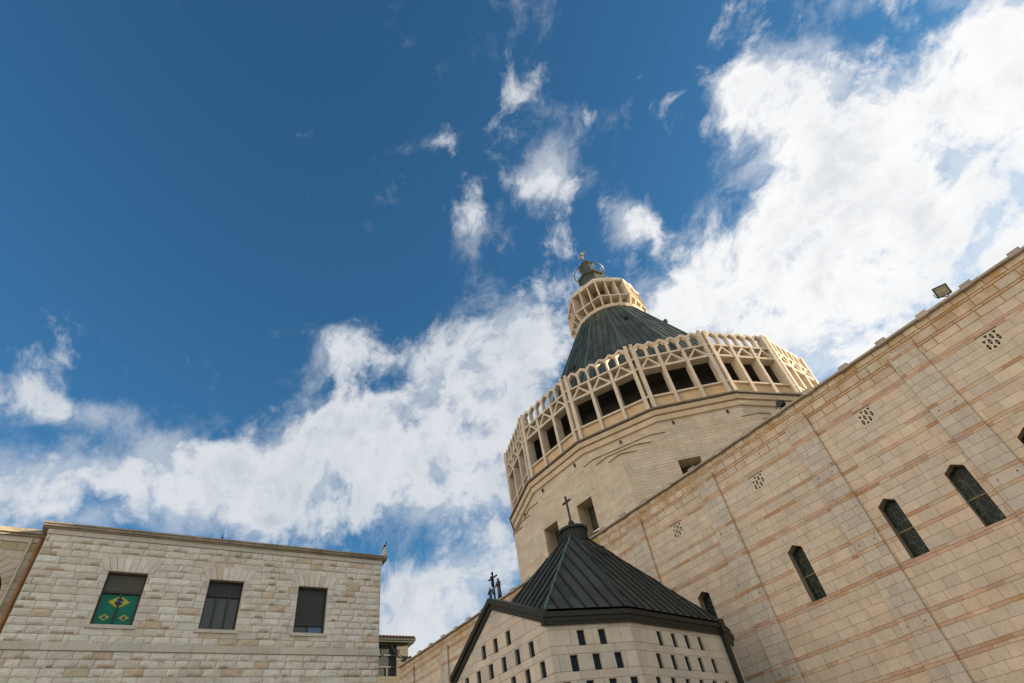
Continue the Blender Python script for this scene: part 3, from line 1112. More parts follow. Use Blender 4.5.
LO, MI, TO = 3.50, 3.86, 3.72                 # circumradius at sill, middle rail and head
ZL, ZM, ZH = 38.30, 39.32, 41.55
mb = MB()
mb.lathe(CEN2, [(3.1, 37.85), (3.52, 37.9), (3.62, 38.18), (3.56, 38.26), (2.9, 38.30)], 32, P8, LC)
mb.lathe(CEN2, [(2.35, 38.25), (2.35, 41.7)], 8, P8, (0.27, 0.155, 0.07))
mb.lathe(CEN2, [(2.4, ZM - 0.07), (MI + 0.03, ZM - 0.07), (MI + 0.03, ZM + 0.07), (2.4, ZM + 0.08)], 8, P8, LC)
mb.lathe(CEN2, [(2.4, ZH - 0.06), (TO + 0.05, ZH - 0.04), (TO + 0.10, ZH + 0.12), (3.62, 42.0), (3.2, 42.6), (2.5, 43.4), (1.3, 44.2)], 8, P8, LC)
lantern = mb.build('lantern', M_CAST, basilica)
c8 = math.cos(math.pi / 8)
t8 = math.tan(math.pi / 8)
for k in range(8):
    f = side8(P8 + math.pi / 4 * (k + 0.5), 0.0)
    for u in (-1 / 3, 1 / 3):
        m1 = MB()
        for j, (r0, z0_, r1, z1_) in enumerate(((LO, ZL, MI, ZM - 0.075), (MI, ZM + 0.075, TO, ZH - 0.05))):
            t0, t1 = u * r0 * c8 * t8, u * r1 * c8 * t8
            q = lambda b, t, z, d: f(t + d, b, z)
            w = 0.065
            A_ = [(r0 * c8, t0, z0_), (r1 * c8, t1, z1_), (2.3, t1 * 0.66, z1_), (2.3, t0 * 0.66, z0_)]
            for d in (-w, w):
                m1.poly([q(*p_, d) for p_ in A_], LC)
            m1.poly([q(*A_[0], -w), q(*A_[0], w), q(*A_[1], w), q(*A_[1], -w)], LC)
        m1.build('fin', M_CAST, lantern)
    g = side8(P8 + math.pi / 4 * k, 0.0)
    m1 = MB()
    m1.prism(Frame(g.o, g.eb, g.ea), [(2.3, ZL), (LO + 0.02, ZL), (MI + 0.05, ZM - 0.072), (2.3, ZM - 0.072)], -0.085, 0.085, LC)
    m1.prism(Frame(g.o, g.eb, g.ea), [(2.3, ZM + 0.082), (MI + 0.05, ZM + 0.082), (TO + 0.06, ZH - 0.055), (2.3, ZH - 0.062)], -0.085, 0.085, LC)
    m1.build('fin', M_CAST, lantern)
for k in range(8):
    f = side8(P8 + math.pi / 4 * (k + 0.5), TO * c8)
    m1 = MB()
    m1.prism(f, [(-0.42, ZH + 0.125), (0.42, ZH + 0.125), (0.0, ZH + 0.62)], -0.35, 0.10, LC)
    m1.build('crest_gable', M_CAST, lantern)

CEN3 = Frame((AX - 0.34, AY - 0.07, -0.45), (1, 0, 0), (0, 1, 0))
mb = MB()
GR = (0.045, 0.056, 0.040)
mb.lathe(CEN3, [(1.15, 45.0), (1.22, 45.2), (1.26, 46.15), (1.50, 46.25), (1.52, 46.42), (0.98, 46.65), (0.86, 46.7), (0.74, 48.5), (0.90, 48.6), (0.86, 48.72), (0.35, 49.5), (0.06, 50.0), (0, 50.02)], 8, PH, GR)
cupola = mb.build('cupola', M_COPPER_GREEN, basilica)
mb = MB()
RR = 1.62
pts = [CEN3(RR * math.cos(a), RR * math.sin(a), 47.45) for a in [2 * math.pi * i / 32 for i in range(33)]]
mb.tube(pts, 0.045, 6)
for i in range(8):
    a = 2 * math.pi * i / 8
    mb.tube([CEN3(1.5 * math.cos(a), 1.5 * math.sin(a), 46.5), CEN3(RR * math.cos(a), RR * math.sin(a), 46.9), CEN3(RR * math.cos(a), RR * math.sin(a), 47.45)], 0.04, 5)
mb.build('railing', M_STEEL, cupola)
mb = MB()
fx = Frame((AX - 0.36, AY - 0.07, 0), DR, -NR)
mb.tube([fx(0, 0, 49.4), fx(0, 0, 50.2)], 0.05, 6)
for i in range(8):
    a = math.pi / 4 * i
    L = 0.62 if i % 2 == 0 else 0.36
    c, s_ = math.cos(a), math.sin(a)
    mb.prism(fx, [(-0.09 * s_, 50.35 + 0.09 * c), (-0.0 + 0.09 * s_, 50.35 - 0.09 * c), (L * c, 50.35 + L * s_)], -0.05, 0.05)
mb.build('star_finial', M_GOLD, cupola)

# ------------------------------------------------------------------ chapel with the dark pyramid roof
KC = 1.35
zc = lambda z: 1.6 + (z - 1.6) * KC


def uv(deg):
    return V(math.cos(R(deg)), math.sin(R(deg)), 0), V(math.sin(R(deg)), -math.cos(R(deg)), 0)      # along, outward (to the right of along)


A0 = V(-0.5524, 16.1906, 0)
DF, OF = uv(24.6)
DE, OE = uv(46.8)
DS, OS = uv(69.0)
DG, OG = V(*(-x for x in uv(133.3)[0])), None
dg = uv(133.3)[0]
og = -V(math.sin(R(133.3)), -math.cos(R(133.3)), 0)
B0 = A0 + DF * (1.8805 * KC)
E0 = B0 + DE * (3.424 * KC)
S0 = E0 + DS * 1.9
G0 = A0 + dg * (3.62 * KC)
K0 = G0 + uv(43.3)[0] * 6.0
chapel = thing('chapel', 'small pale stone chapel with dark pyramid roof, gable and rows of slit windows', 'chapel', (B0.x + 0.5, B0.y + 2.5, 0))


def chap_col(kind, r):
    q = r.random()
    return jit((0.535, 0.48, 0.395) if q < 0.3 else (0.57, 0.51, 0.415) if q < 0.7 else (0.51, 0.465, 0.395), 0.06, 0.02, r)


def chap_rows(ztop):
    rows = []
    z = 4.735 - 0.455 * 8
    while z < ztop:
        rows.append((max(0.0, zc(z - 0.155)), zc(z), 'c', 0.5, 1.1))
        rows.append((zc(z), zc(z + 0.30), 'c', 0.4, 0.85))
        z += 0.455
    return rows


SW, ST0 = 0.168 * KC, 0.30 * KC
slit_rows = [4.715, 4.265, 3.81, 3.355]


def slits(starts, zb):
    return [rect(a * KC, a * KC + SW, zc(zb + 0.005), zc(zb + 0.005) + ST0 - 0.01) for a in starts]


FCH = {'g': Frame(A0, dg, og), 'f': Frame(A0, DF, OF), 'r': Frame(B0, DE, OE), 's': Frame(E0, DS, OS)}
H = {'g': slits([1.23, 1.72, 2.2], 5.155) + slits([0.5, 0.99, 1.49, 1.98, 2.47, 2.96], 4.71) + slits([0.24, 0.74, 1.23, 1.72, 2.22, 2.71, 3.2], 4.265) + slits([0.5, 0.99, 1.49, 1.98, 2.47, 2.96], 3.81),
     'f': slits([0.63, 1.107], 4.715) + slits([0.378, 0.867, 1.356], 4.265) + slits([0.13, 0.62, 1.11, 1.58], 3.81),
     'r': slits([0.85, 1.357, 1.851, 2.368], 4.712) + slits([0.614, 1.11, 1.607, 2.104, 2.62], 4.258) + slits([0.384, 0.88, 1.38, 1.88, 2.38, 2.88], 3.81),
     's': []}
LENS = {'g': 3.62 * KC, 'f': 1.8805 * KC, 'r': 3.424 * KC, 's': 1.9}
mb = MB()
gclip = [(0, 0), (LENS['g'], 0), (LENS['g'], zc(5.02)), (1.85 * KC, zc(6.12)), (0, zc(5.17))]
for key, ztop in (('g', 6.2), ('f', 5.3), ('r', 5.3), ('s', 5.3)):
    r = random.Random(ord(key))
    f = FCH[key]
    if key == 'g':
        # the gable face runs right to left from the corner: mirror so that polygons stay counter-clockwise
        masonry(mb, f, chap_rows(ztop), 0, LENS[key], chap_col, H[key], gclip, 0.010, mortar=(0.26, 0.21, 0.15), r=r)
    else:
        rows = [(q[0], min(q[1], zc(5.155))) + q[2:] for q in chap_rows(ztop) if q[0] < zc(5.15)]
        masonry(mb, f, rows, 0, LENS[key], chap_col, H[key], None, 0.010, mortar=(0.26, 0.21, 0.15), r=r)
for p, q in ((S0, K0), (K0, G0)):
    mb.poly([V(p.x, p.y, 0), V(q.x, q.y, 0), V(q.x, q.y, zc(5.1)), V(p.x, p.y, zc(5.1))], (0.5, 0.44, 0.35))
mb.prism(FCH['g'], [(0.02, 0.0), (LENS['g'] - 0.02, 0.0), (LENS['g'] - 0.02, zc(5.02)), (1.85 * KC, zc(6.12)), (0.02, zc(5.17))], -0.36, -0.33, (0.5, 0.44, 0.35))
chapel_wall = mb.build('wall', M_CHAPEL, chapel)
for key in 'gfr':
    f = FCH[key]
    for pl in H[key]:
        m1 = MB()
        dp = -0.075 if key == 'g' else -0.07
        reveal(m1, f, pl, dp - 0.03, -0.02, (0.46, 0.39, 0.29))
        m1.poly([f(a, dp, c) for a, c in pl], m=1)
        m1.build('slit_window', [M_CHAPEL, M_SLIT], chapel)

# eaves gutter along the level sides
def sweep(mb, path, outs, prof, col=(1, 1, 1), m=0):
    """path: plan points, outs: outward normals per segment; prof: (offset, z) closed loop"""
    rings = []
    for i, p in enumerate(path):
        if i == 0:
            n = outs[0]
            k = 1.0
        elif i == len(path) - 1:
            n = outs[-1]
            k = 1.0
        else:
            n = (outs[i - 1] + outs[i]).normalized()
            k = 1.0 / n.dot(outs[i])
        rings.append([V(p.x + n.x * k * o, p.y + n.y * k * o, z) for o, z in prof])
    for a, b in zip(rings, rings[1:]):
        for j in range(len(prof)):
            j2 = (j + 1) % len(prof)
            mb.poly([a[j], b[j], b[j2], a[j2]], col, m)
    mb.poly(rings[0], col, m)
    mb.poly(list(reversed(rings[-1])), col, m)


mb = MB()
z0 = zc(5.105)
sweep(mb, [A0 - DF * 0.12, B0, E0, S0], [OF, OE, OS], [(-0.1, z0 + 0.04), (0.06, z0), (0.08, z0 + 0.07), (0.10, z0 + 0.10), (0.12, z0 + 0.19), (0.17, z0 + 0.20), (0.19, z0 + 0.32), (0.15, z0 + 0.34), (-0.1, z0 + 0.34)])
gutter = mb.build('gutter', M_GUTTER, chapel)
mb = MB()
f = FCH['g']
K = KC
lowr, apx, lowl = (-0.09 * K, zc(5.115)), (1.79 * K, zc(6.06)), (3.62 * K, zc(4.93))


def verge(mb, lo, t0, t1, b0, b1, d=0.0):
    (x0, y0), (x1, y1) = lo
    mb.prism(f, [(x0, y0 + t0), (x1, y1 + t0), (x1, y1 + t1), (x0, y0 + t1)] if x0 < x1 else [(x1, y1 + t0), (x0, y0 + t0), (x0, y0 + t1), (x1, y1 + t1)], b0, b1)


verge(mb, (lowr, apx), 0.0, 0.17, -0.35, 0.06)
verge(mb, (lowr, apx), 0.172, 0.34, -0.40, 0.12)
verge(mb, (apx, lowl), 0.0, 0.17, -0.353, 0.063)
verge(mb, (apx, lowl), 0.172, 0.34, -0.403, 0.123)
mb.build('verge', M_GUTTER, chapel)

# roof
TIP = A0 + dg * (1.72 * KC) + uv(43.3)[0] * (3.12 * KC)
TIP.z = zc(8.52)
ze = zc(5.155) + 0.33
off = lambda p, n, z: V(p.x + n.x, p.y + n.y, z)
nB = (OF + OE).normalized() * 0.16
nE = (OE + OS).normalized() * 0.16
Ae = off(A0, OF * 0.16 - DF * 0.05, ze)
Be, Ee, Se = off(B0, nB, ze), off(E0, nE, ze), off(S0, OS * 0.16, ze)
Le = V(*f(3.35 * KC, -0.2, ze + 0.12))
Aeg = V(*f(-0.02, -0.14, ze))
Ke = off(K0, V(0, 0, 0), ze)
mb = MB()


def chap_roof_col(r):
    q = r.random()
    return jit((0.056, 0.059, 0.046) if q < 0.5 else (0.042, 0.045, 0.035), 0.22, 0.04, r)


r = random.Random(77)
for tri in ((Ae, Be, TIP), (Be, Ee, TIP), (Ee, Se, TIP), (Se, Ke, TIP), (Ke, Le, TIP), (Le, Aeg, TIP)):
    seamed_facet(mb, tri, 0.40, 1.0, chap_roof_col, 0.035, 0.05, r, (0.014, 0.017, 0.016))
mb.poly([Aeg, Ae, TIP], (0.03, 0.032, 0.027))
for p, c, rad in ((Ae, (0.09, 0.14, 0.12), 0.035), (Be, (0.03, 0.035, 0.034), 0.03), (Ee, (0.03, 0.035, 0.034), 0.03), (Le, (0.03, 0.035, 0.034), 0.035)):
    mb.tube([p, TIP], rad, 6, c)
    if p is Ae:
        d = TIP - p
        for i in range(26):
            a = p + d * (i / 30 + 0.01)
            mb.tube([a, a + d.normalized() * 0.12], 0.042, 6, (0.09, 0.145, 0.12))
roof = mb.build('roof', M_COPPER, chapel)
# small cowl vent on the right hand slope
pv = Be.lerp(Ee, 0.43).lerp(TIP, 0.66)
m1 = MB()
fv = Frame(pv, DE, OE)
m1.prism(Frame(pv, OE, -DE), [(-0.3, -0.05), (0.14, -0.05), (0.14, 0.19), (-0.3, 0.19)], -0.09, 0.09, (0.02, 0.024, 0.024))
m1.box(fv, -0.11, 0.11, -0.3, 0.17, 0.193, 0.215, (0.03, 0.05, 0.05))
m1.build('roof_vent', M_COPPER, roof)
# collar, ball and cross
FT = Frame((TIP.x, TIP.y, 0), DE, OE)
zt = TIP.z + 0.02
cc = (0.024, 0.029, 0.027)
mb = MB()
mb.lathe(FT, [(0.52, zt - 0.62), (0.50, zt - 0.55), (0.50, zt - 0.18), (0.59, zt - 0.16), (0.60, zt - 0.08), (0.56, zt - 0.05), (0.2, zt + 0.10), (0.05, zt + 0.13), (0.0, zt + 0.13)], 14, 0.2, cc)
for i in range(28):
    a = 0.2 + 2 * math.pi * i / 28
    mb.tube([FT(0.515 * math.cos(a), 0.515 * math.sin(a), zt - 0.60), FT(0.51 * math.cos(a), 0.51 * math.sin(a), zt - 0.18)], 0.016, 5, (0.018, 0.022, 0.021))
collar = mb.build('collar', M_COPPER, roof)
mb = MB()
zb = zt + 0.23
mb.lathe(FT, [(0.0, zb - 0.12)] + [(0.12 * math.sin(math.pi * i / 8), zb - 0.12 * math.cos(math.pi * i / 8)) for i in range(1, 8)] + [(0.03, zb + 0.118), (0.03, zb + 0.2)], 12)
mb.tube([FT(0, 0, zb + 0.1), FT(0, 0, zb + 1.12)], 0.045, 8)
FX = Frame((TIP.x, TIP.y, 0), DR, -NR)
mb.tube([FX(-0.2, 0, zb + 0.92), FX(0.2, 0, zb + 0.92)], 0.042, 8)
for x, z in ((-0.2, 0.92), (0.2, 0.92), (0, 1.13)):
    mb.lathe(FX.shift(a=x, c=zb + z), [(0.0, -0.065), (0.062, 0.0), (0.0, 0.065)], 8)
mb.build('cross', M_BRONZE, roof)
# downpipe at the right hand corner
mb = MB()
nE1 = (OE + OS).normalized()
pd = E0 + nE1 * 0.10
fd = Frame((pd.x, pd.y, 0), DE, OE)
mb.box(fd, -0.08, 0.08, -0.06, 0.06, 0.0, zc(5.155) - 0.02)
mb.box(fd, -0.12, 0.12, -0.09, 0.12, zc(5.155) - 0.018, zc(5.155) + 0.40)
mb.build('downpipe', M_GUTTER, chapel)

# ------------------------------------------------------------------ rock-faced stone building on the left
YL = R(38.4403)
DL, NL = V(math.cos(YL), math.sin(YL), 0), V(-math.sin(YL), math.cos(YL), 0)
FL = Frame(NL * 22.0, DL, -NL)
KL = 1.1
zl = lambda z: 1.6 + (z - 1.6) * KL
hall = thing('stone_building', 'pale rock-faced stone building with three dark windows and a weathered cornice', 'building', tuple(FL(2.5, -3, 0)))
LS0, LS1 = -2.89 * KL, 7.50 * KL


def rough_col(kind, r):
    q = r.random()
    if q < 0.05:
        c = (0.60, 0.50, 0.36)
    elif q < 0.2:
        c = (0.64, 0.58, 0.475)
    elif q < 0.4:
        c = (0.73, 0.69, 0.605)
    else:
        c = (0.695, 0.645, 0.55)
    return jit(c, 0.07, 0.02, r)


WINS = [(-1.04, 0.0, 8.33, 9.84), (1.74, 2.785, 8.30, 9.81), (4.55, 5.565, 8.29, 9.80)]
wrect = [rect(a * KL, b * KL, zl(c), zl(d)) for a, b, c, d in WINS]
ROWH = (zl(10.798) - zl(7.84)) / 14
fans, lower = [], []
for a, b, c, d in WINS:
    z = zl(d) + 0.004
    fans.append([(a * KL - 0.12, z), (b * KL + 0.12, z), (b * KL + 0.34, z + ROWH * 1.9), (a * KL - 0.34, z + ROWH * 1.9)])
for a, b in ((-0.98, -0.02), (1.80, 2.78), (4.5, 5.5)):
    z = zl(6.42)
    lower.append([(a * KL - 0.1, z), (b * KL + 0.1, z), (b * KL + 0.36, z + ROWH * 2.2), (a * KL - 0.36, z + ROWH * 2.2)])
lowwin = [rect(a * KL, b * KL, zl(4.9), zl(6.415)) for a, b in ((-0.98, -0.02), (1.80, 2.78), (4.5, 5.5))]
sills = [rect(a * KL - 0.11, b * KL + 0.11, zl(c) - 0.115, zl(c) - 0.002) for a, b, c, d in WINS]
rows = []
z = zl(7.84)
for i in range(14):
    rows.append((z, z + ROWH, 'c', 0.34, 0.68))
    z += ROWH
z = zl(7.64)
while z > 0.1:
    rows.append((max(0, z - ROWH), z, 'c', 0.34, 0.68))
    z -= ROWH
mb = MB()
masonry(mb, FL, rows, LS0, LS1, rough_col, wrect + fans + lower + lowwin + sills, None, 0.012, 0.022, rough=0.032, mortar=(0.33, 0.28, 0.21), r=random.Random(5))
r = random.Random(6)
for fan in fans + lower:
    n = 8
    (x0, y0), (x1, _), (x2, y2), (x3, _) = fan
    for i in range(n):
        g = 0.006
        q = [(x0 + (x1 - x0) * i / n + g, y0), (x0 + (x1 - x0) * (i + 1) / n - g, y0), (x3 + (x2 - x3) * (i + 1) / n - g, y2 - 0.008), (x3 + (x2 - x3) * i / n + g, y2 - 0.008)]
        mb.prism(FL, q, -0.02, r.uniform(0.006, 0.022), rough_col('c', r))
    mb.poly([FL(a, -0.0195, c) for a, c in fan], (0.33, 0.28, 0.21))
# quoin faces at the two ends, back walls and flat roof
for s_, in ((LS0,), (LS1,)):
    mb.poly([FL(s_, -0.02, 0), FL(s_, -9, 0), FL(s_, -9, zl(10.80)), FL(s_, -0.02, zl(10.80))], (0.5, 0.45, 0.37))
mb.poly([FL(LS0, -9, 0), FL(LS1, -9, 0), FL(LS1, -9, zl(10.80)), FL(LS0, -9, zl(10.80))], (0.5, 0.45, 0.37))
mb.poly([FL(LS0, 0, zl(10.95)), FL(LS1, 0, zl(10.95)), FL(LS1, -9, zl(10.95)), FL(LS0, -9, zl(10.95))], (0.5, 0.45, 0.37))
hall_wall = mb.build('wall', M_ROUGH, hall)


def trim_run(name, parts, parent, mat, s0, s1, col, seed, lmin=0.9, lmax=1.6):
    m1 = MB()
    r = random.Random(seed)
    s = s0
    while s < s1 - 0.01:
        e = min(s + r.uniform(lmin, lmax), s1)
        if s1 - e < 0.3:
            e = s1
        c = jit(col, 0.08, 0.03, r)
        for b0, b1, z0, z1 in parts:
            m1.box(FL, s + 0.004, e - 0.004, b0, b1 + r.uniform(-0.004, 0.004), z0, z1, c)
        s = e
    return m1.build(name, mat, parent)


trim_run('frieze', [(-0.1, 0.045, zl(10.80), zl(10.945))], hall, M_CHAPEL, LS0 - 0.03, LS1 + 0.03, (0.56, 0.52, 0.44), 1)
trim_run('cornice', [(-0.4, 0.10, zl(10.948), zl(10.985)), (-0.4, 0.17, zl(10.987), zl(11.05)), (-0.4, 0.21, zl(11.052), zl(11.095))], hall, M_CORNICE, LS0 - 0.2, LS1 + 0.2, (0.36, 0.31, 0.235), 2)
trim_run('string_course', [(-0.02, 0.055, zl(7.642), zl(7.838))], hall, M_CHAPEL, LS0 - 0.03, LS1 + 0.03, (0.57, 0.525, 0.44), 4)
mb = MB()
mb.box(FL, LS1 + 0.05, LS1 + 0.15, -0.35, 0.2, zl(11.095) + 0.003, zl(11.095) + 0.05, (0.42, 0.38, 0.3))
mb.prism_z(FL, [(LS1 + 0.04, 0.06), (LS1 + 0.16, 0.06), (LS1 + 0.14, 0.18), (LS1 + 0.06, 0.18)], zl(11.095) + 0.05, zl(11.095) + 0.36, (0.5, 0.46, 0.38))
mb.build('corner_finial', M_CHAPEL, hall)

for i, (pl, (a, b, c, d)) in enumerate(zip(wrect, WINS)):
    a0, a1, c0, c1 = pl[0][0], pl[1][0], pl[0][1], pl[2][1]
    H_ = c1 - c0
    m1 = MB()
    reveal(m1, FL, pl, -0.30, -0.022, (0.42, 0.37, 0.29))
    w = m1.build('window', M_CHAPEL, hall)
    m1 = MB()
    m1.box(FL, a0 - 0.105, a1 + 0.105, -0.2, 0.05, c0 - 0.11, c0 - 0.004, (0.56, 0.52, 0.44))
    m1.build('sill', M_CHAPEL, w)
    m1 = MB()
    t = 0.05
    for q in ((a0, a0 + t, c0, c1), (a1 - t, a1, c0, c1), (a0 + t, a1 - t, c1 - t, c1), (a0 + t, a1 - t, c0, c0 + t)):
        m1.box(FL, q[0] + 0.002, q[1] - 0.002, -0.24, -0.14, q[2] + 0.002, q[3] - 0.002)
    split = {0: 0.63, 1: 0.70, 2: 0.20}[i]
    zs = c0 + H_ * split
    m1.box(FL, a0 + t, a1 - t, -0.235, -0.145, zs - 0.035, zs + 0.025)
    if i == 0:
        mid = (a0 + a1) / 2
        m1.box(FL, mid - 0.028, mid + 0.028, -0.235, -0.15, c0 + t, zs - 0.036)
    if i == 1:
        for q in (1 / 3, 2 / 3):
            x = a0 + (a1 - a0) * q
            m1.box(FL, x - 0.028, x + 0.028, -0.235, -0.15, c0 + t, zs - 0.036)
    if i == 2:
        mid = a0 + (a1 - a0) * 0.48
        m1.box(FL, mid - 0.02, mid + 0.02, -0.235, -0.15, c0 + t, zs - 0.036)
    m1.build('frame', M_FRAME, w)
    m1 = MB()
    n = 26 if i != 1 else 12
    for k in range(n):                                # slats of the lowered shutter
        y0, y1 = zs + 0.026 + (c1 - t - zs - 0.026) * k / n, zs + 0.026 + (c1 - t - zs - 0.026) * (k + 1) / n
        m1.prism(Frame(FL.o, FL.eb, FL.ea), [(-0.20, y0 + 0.001), (-0.180, y0 + 0.004), (-0.181, y1 - 0.002), (-0.20, y1 - 0.001)], a0 + t, a1 - t)
    m1.build('shutter', M_SHUT_GREEN if i == 0 else M_SHUT_DARK, w)
    m1 = MB()
    if i == 2:
        mid = a0 + (a1 - a0) * 0.48
        m1.poly([FL(a0 + t, -0.215, c0 + t), FL(mid, -0.215, c0 + t), FL(mid, -0.215, zs), FL(a0 + t, -0.215, zs)])
        m1.poly([FL(mid, -0.215, c0 + t), FL(a1 - t, -0.215, c0 + t), FL(a1 - t, -0.215, zs), FL(mid, -0.215, zs)], m=1)
    else:
        m1.poly([FL(a0 + t, -0.215, c0 + t), FL(a1 - t, -0.215, c0 + t), FL(a1 - t, -0.215, zs), FL(a0 + t, -0.215, zs)])
    m1.build('pane', [M_PANE, M_PANE_BLUE], w)
for pl in lowwin:
    m1 = MB()
    reveal(m1, FL, pl, -0.30, -0.022, (0.42, 0.37, 0.29))
    m1.poly([FL(a, -0.25, c) for a, c in pl], m=1)
    m1.build('window', [M_CHAPEL, M_PANE], hall)

# flag hung inside the left window
a0, a1, c0, c1 = wrect[0][0][0], wrect[0][1][0], wrect[0][0][1], wrect[0][2][1]
fa0, fa1, fc0, fc1 = a0 + 0.085, a1 - 0.075, c0 + 0.055, c0 + (c1 - c0) * 0.63 - 0.06
flag = thing('flag', 'green cloth flag with yellow diamonds and blue discs hung in the left window', 'flag', tuple(FL((fa0 + fa1) / 2, -0.19, fc0)))
mb = MB()
nx = 14
for k in range(nx):
    x0, x1 = fa0 + (fa1 - fa0) * k / nx, fa0 + (fa1 - fa0) * (k + 1) / nx
    y0, y1 = 0.004 * math.sin(k * 1.1), 0.004 * math.sin((k + 1) * 1.1)
    for d in (-0.199, -0.197):
        mb.poly([FL(x0, d + y0, fc0), FL(x1, d + y1, fc0), FL(x1, d + y1, fc1), FL(x0, d + y0, fc1)])
mb.build('cloth', M_FLAG_G, flag)


def emblem(x, z, w, h):
    m1 = MB()
    m1.prism(FL, [(x - w, z), (x, z - h), (x + w, z), (x, z + h)], -0.1915, -0.1885)
    dsk = 0.50 * min(w, h) * 1.15
    m1.prism(FL, [(x + dsk * math.cos(2 * math.pi * i / 24), z + dsk * math.sin(2 * math.pi * i / 24)) for i in range(24)], -0.188, -0.186, m=1)
    up = [(x + dsk * 0.95 * math.cos(a), z + dsk * 0.30 - dsk * 0.42 * (math.cos(a) + 0.6)**2 / 2.4) for a in [math.pi * (1 - i / 10) for i in range(11)]]
    for p, q in zip(up, up[1:]):
        k = dsk * 0.09
        m1.prism(FL, [(p[0], p[1] - k), (q[0], q[1] - k), (q[0], q[1] + k), (p[0], p[1] + k)], -0.1855, -0.184, m=2)
    m1.build('emblem', [M_FLAG_Y, M_FLAG_B, M_FLAG_W], flag)


fm = (fa0 + fa1) / 2
emblem(fm, fc0 + (fc1 - fc0) * 0.76, 0.31, 0.20)
emblem(fm - 0.27, fc0 + (fc1 - fc0) * 0.25, 0.15, 0.10)
emblem(fm + 0.27, fc0 + (fc1 - fc0) * 0.25, 0.15, 0.10)

# ------------------------------------------------------------------ set-back wing with round arch, far left
FS = Frame(NL * 22.6, DL, -NL)
wing = thing('stone_wing', 'set-back stone wing with a round arch and two drainpipes beside the rock-faced building', 'building', tuple(FS(-7, -3, 0)))
ac, az_, ar = -4.95, 9.9, 1.2
arch = [(ac - ar, 0.0), (ac + ar, 0.0)] + [(ac + ar * math.cos(math.pi * i / 16), az_ + ar * math.sin(math.pi * i / 16)) for i in range(17)]
ring = [(ac - 1.58, az_ - 0.001), (ac + 1.58, az_ - 0.001)] + [(ac + 1.58 * math.cos(math.pi * i / 16), az_ + 1.58 * math.sin(math.pi * i / 16)) for i in range(1, 16)]
rows = []
z = 11.62
while z > 0.05:
    rows.append((max(0, z - 0.27), z, 'c', 0.4, 0.75))
    z -= 0.27


def wing_col(kind, r):
    q = r.random()
    return jit((0.48, 0.39, 0.26) if q < 0.12 else (0.54, 0.475, 0.375), 0.09, 0.02, r)


mb = MB()
masonry(mb, FS, rows, -12.0, -3.0, wing_col, [arch, ring], None, 0.012, 0.02, mortar=(0.32, 0.27, 0.2), r=random.Random(8))
r = random.Random(9)
for i in range(21):
    t0, t1 = math.pi * i / 21 + 0.005, math.pi * (i + 1) / 21 - 0.005
    q = []
    for rad, ts in ((ar, (t0, t1)), (1.58, (t1, (t0 + t1) / 2, t0))):
        q += [(ac + rad * math.cos(t), az_ + rad * math.sin(t)) for t in ts]
    mb.prism(FS, q[::-1], -0.3, 0.01, wing_col('c', r))
mb.box(FS, -12, -3.0, -7.0, -0.5, 0.0, 11.7, (0.3, 0.26, 0.2))
mb.box(FS, -12.0, -3.0, -0.4, 0.03, 11.625, 11.80, (0.58, 0.53, 0.44))
wing_wall = mb.build('wall', M_CHAPEL, wing)
mb = MB()
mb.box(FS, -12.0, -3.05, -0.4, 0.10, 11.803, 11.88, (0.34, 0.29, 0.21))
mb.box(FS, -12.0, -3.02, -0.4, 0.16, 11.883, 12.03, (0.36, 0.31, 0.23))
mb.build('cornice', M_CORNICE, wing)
mb = MB()
mb.poly([FS(a, -0.45, c) for a, c in arch])  # plain dark sheet behind the arch opening
mb.build('arch_backing', M_DARK, wing)
for s_, mt, rad in ((-3.58, M_PIPE, 0.045), (-3.34, M_RUST, 0.06)):
    m1 = MB()
    m1.tube([FS(s_, 0.09, 0.0), FS(s_, 0.09, 11.6), FS(s_, 0.02, 11.78)], rad, 8)
    m1.build('drainpipe', mt, wing)

# ------------------------------------------------------------------ far house with tiled roof
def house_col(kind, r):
    return jit((0.12, 0.108, 0.085), 0.12, 0.03, r)  # grey stone, tone lowered further to stand in for shade on the house


FH = Frame(NL * 51.46, DL, -NL)
house = thing('house', 'far stone house with red tiled eaves and a dark window behind the rock-faced building', 'house', tuple(FH(18, -3, 0)))
mb = MB()
hw = [rect(19.3, 20.98, 15.55, 18.1)]
rows = [(0.6 * i, 0.6 * (i + 1), 'c', 0.8, 1.4) for i in range(20)] + [(12 + 0.3 * i, 12 + 0.3 * (i + 1), 'c', 0.4, 0.8) for i in range(21)]
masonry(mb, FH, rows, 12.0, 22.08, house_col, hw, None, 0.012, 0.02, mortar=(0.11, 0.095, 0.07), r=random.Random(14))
for s_ in (12.0, 22.08):
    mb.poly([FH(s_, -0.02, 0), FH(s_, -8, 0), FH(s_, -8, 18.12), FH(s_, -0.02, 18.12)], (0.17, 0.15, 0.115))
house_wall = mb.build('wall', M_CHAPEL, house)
mb = MB()
reveal(mb, FH, hw[0], -0.3, -0.02, (0.12, 0.1, 0.08))
mb.poly([FH(a, -0.28, c) for a, c in hw[0]], m=1)
hwin = mb.build('window', [M_CHAPEL, M_PANE], house)
mb = MB()
for z in (16.35, 17.3):
    mb.box(FH, 19.31, 20.97, -0.275, -0.2, z - 0.05, z + 0.05)
mb.box(FH, 20.1, 20.18, -0.275, -0.21, 15.56, 16.295)
mb.build('frame', M_STEEL, hwin)
mb = MB()
mb.box(FH, 11.5, 22.55, -8.5, 0.42, 18.2, 18.32, (1, 1, 1), 1)
mb.box(FH, 11.5, 22.62, -8.5, 0.50, 18.323, 18.54, (1, 1, 1), 2)
rp = [FH(11.5, 0.55, 18.544), FH(22.66, 0.55, 18.544), FH(20.5, -4.0, 20.0), FH(11.5, -4.0, 20.0)]
mb.poly(rp)
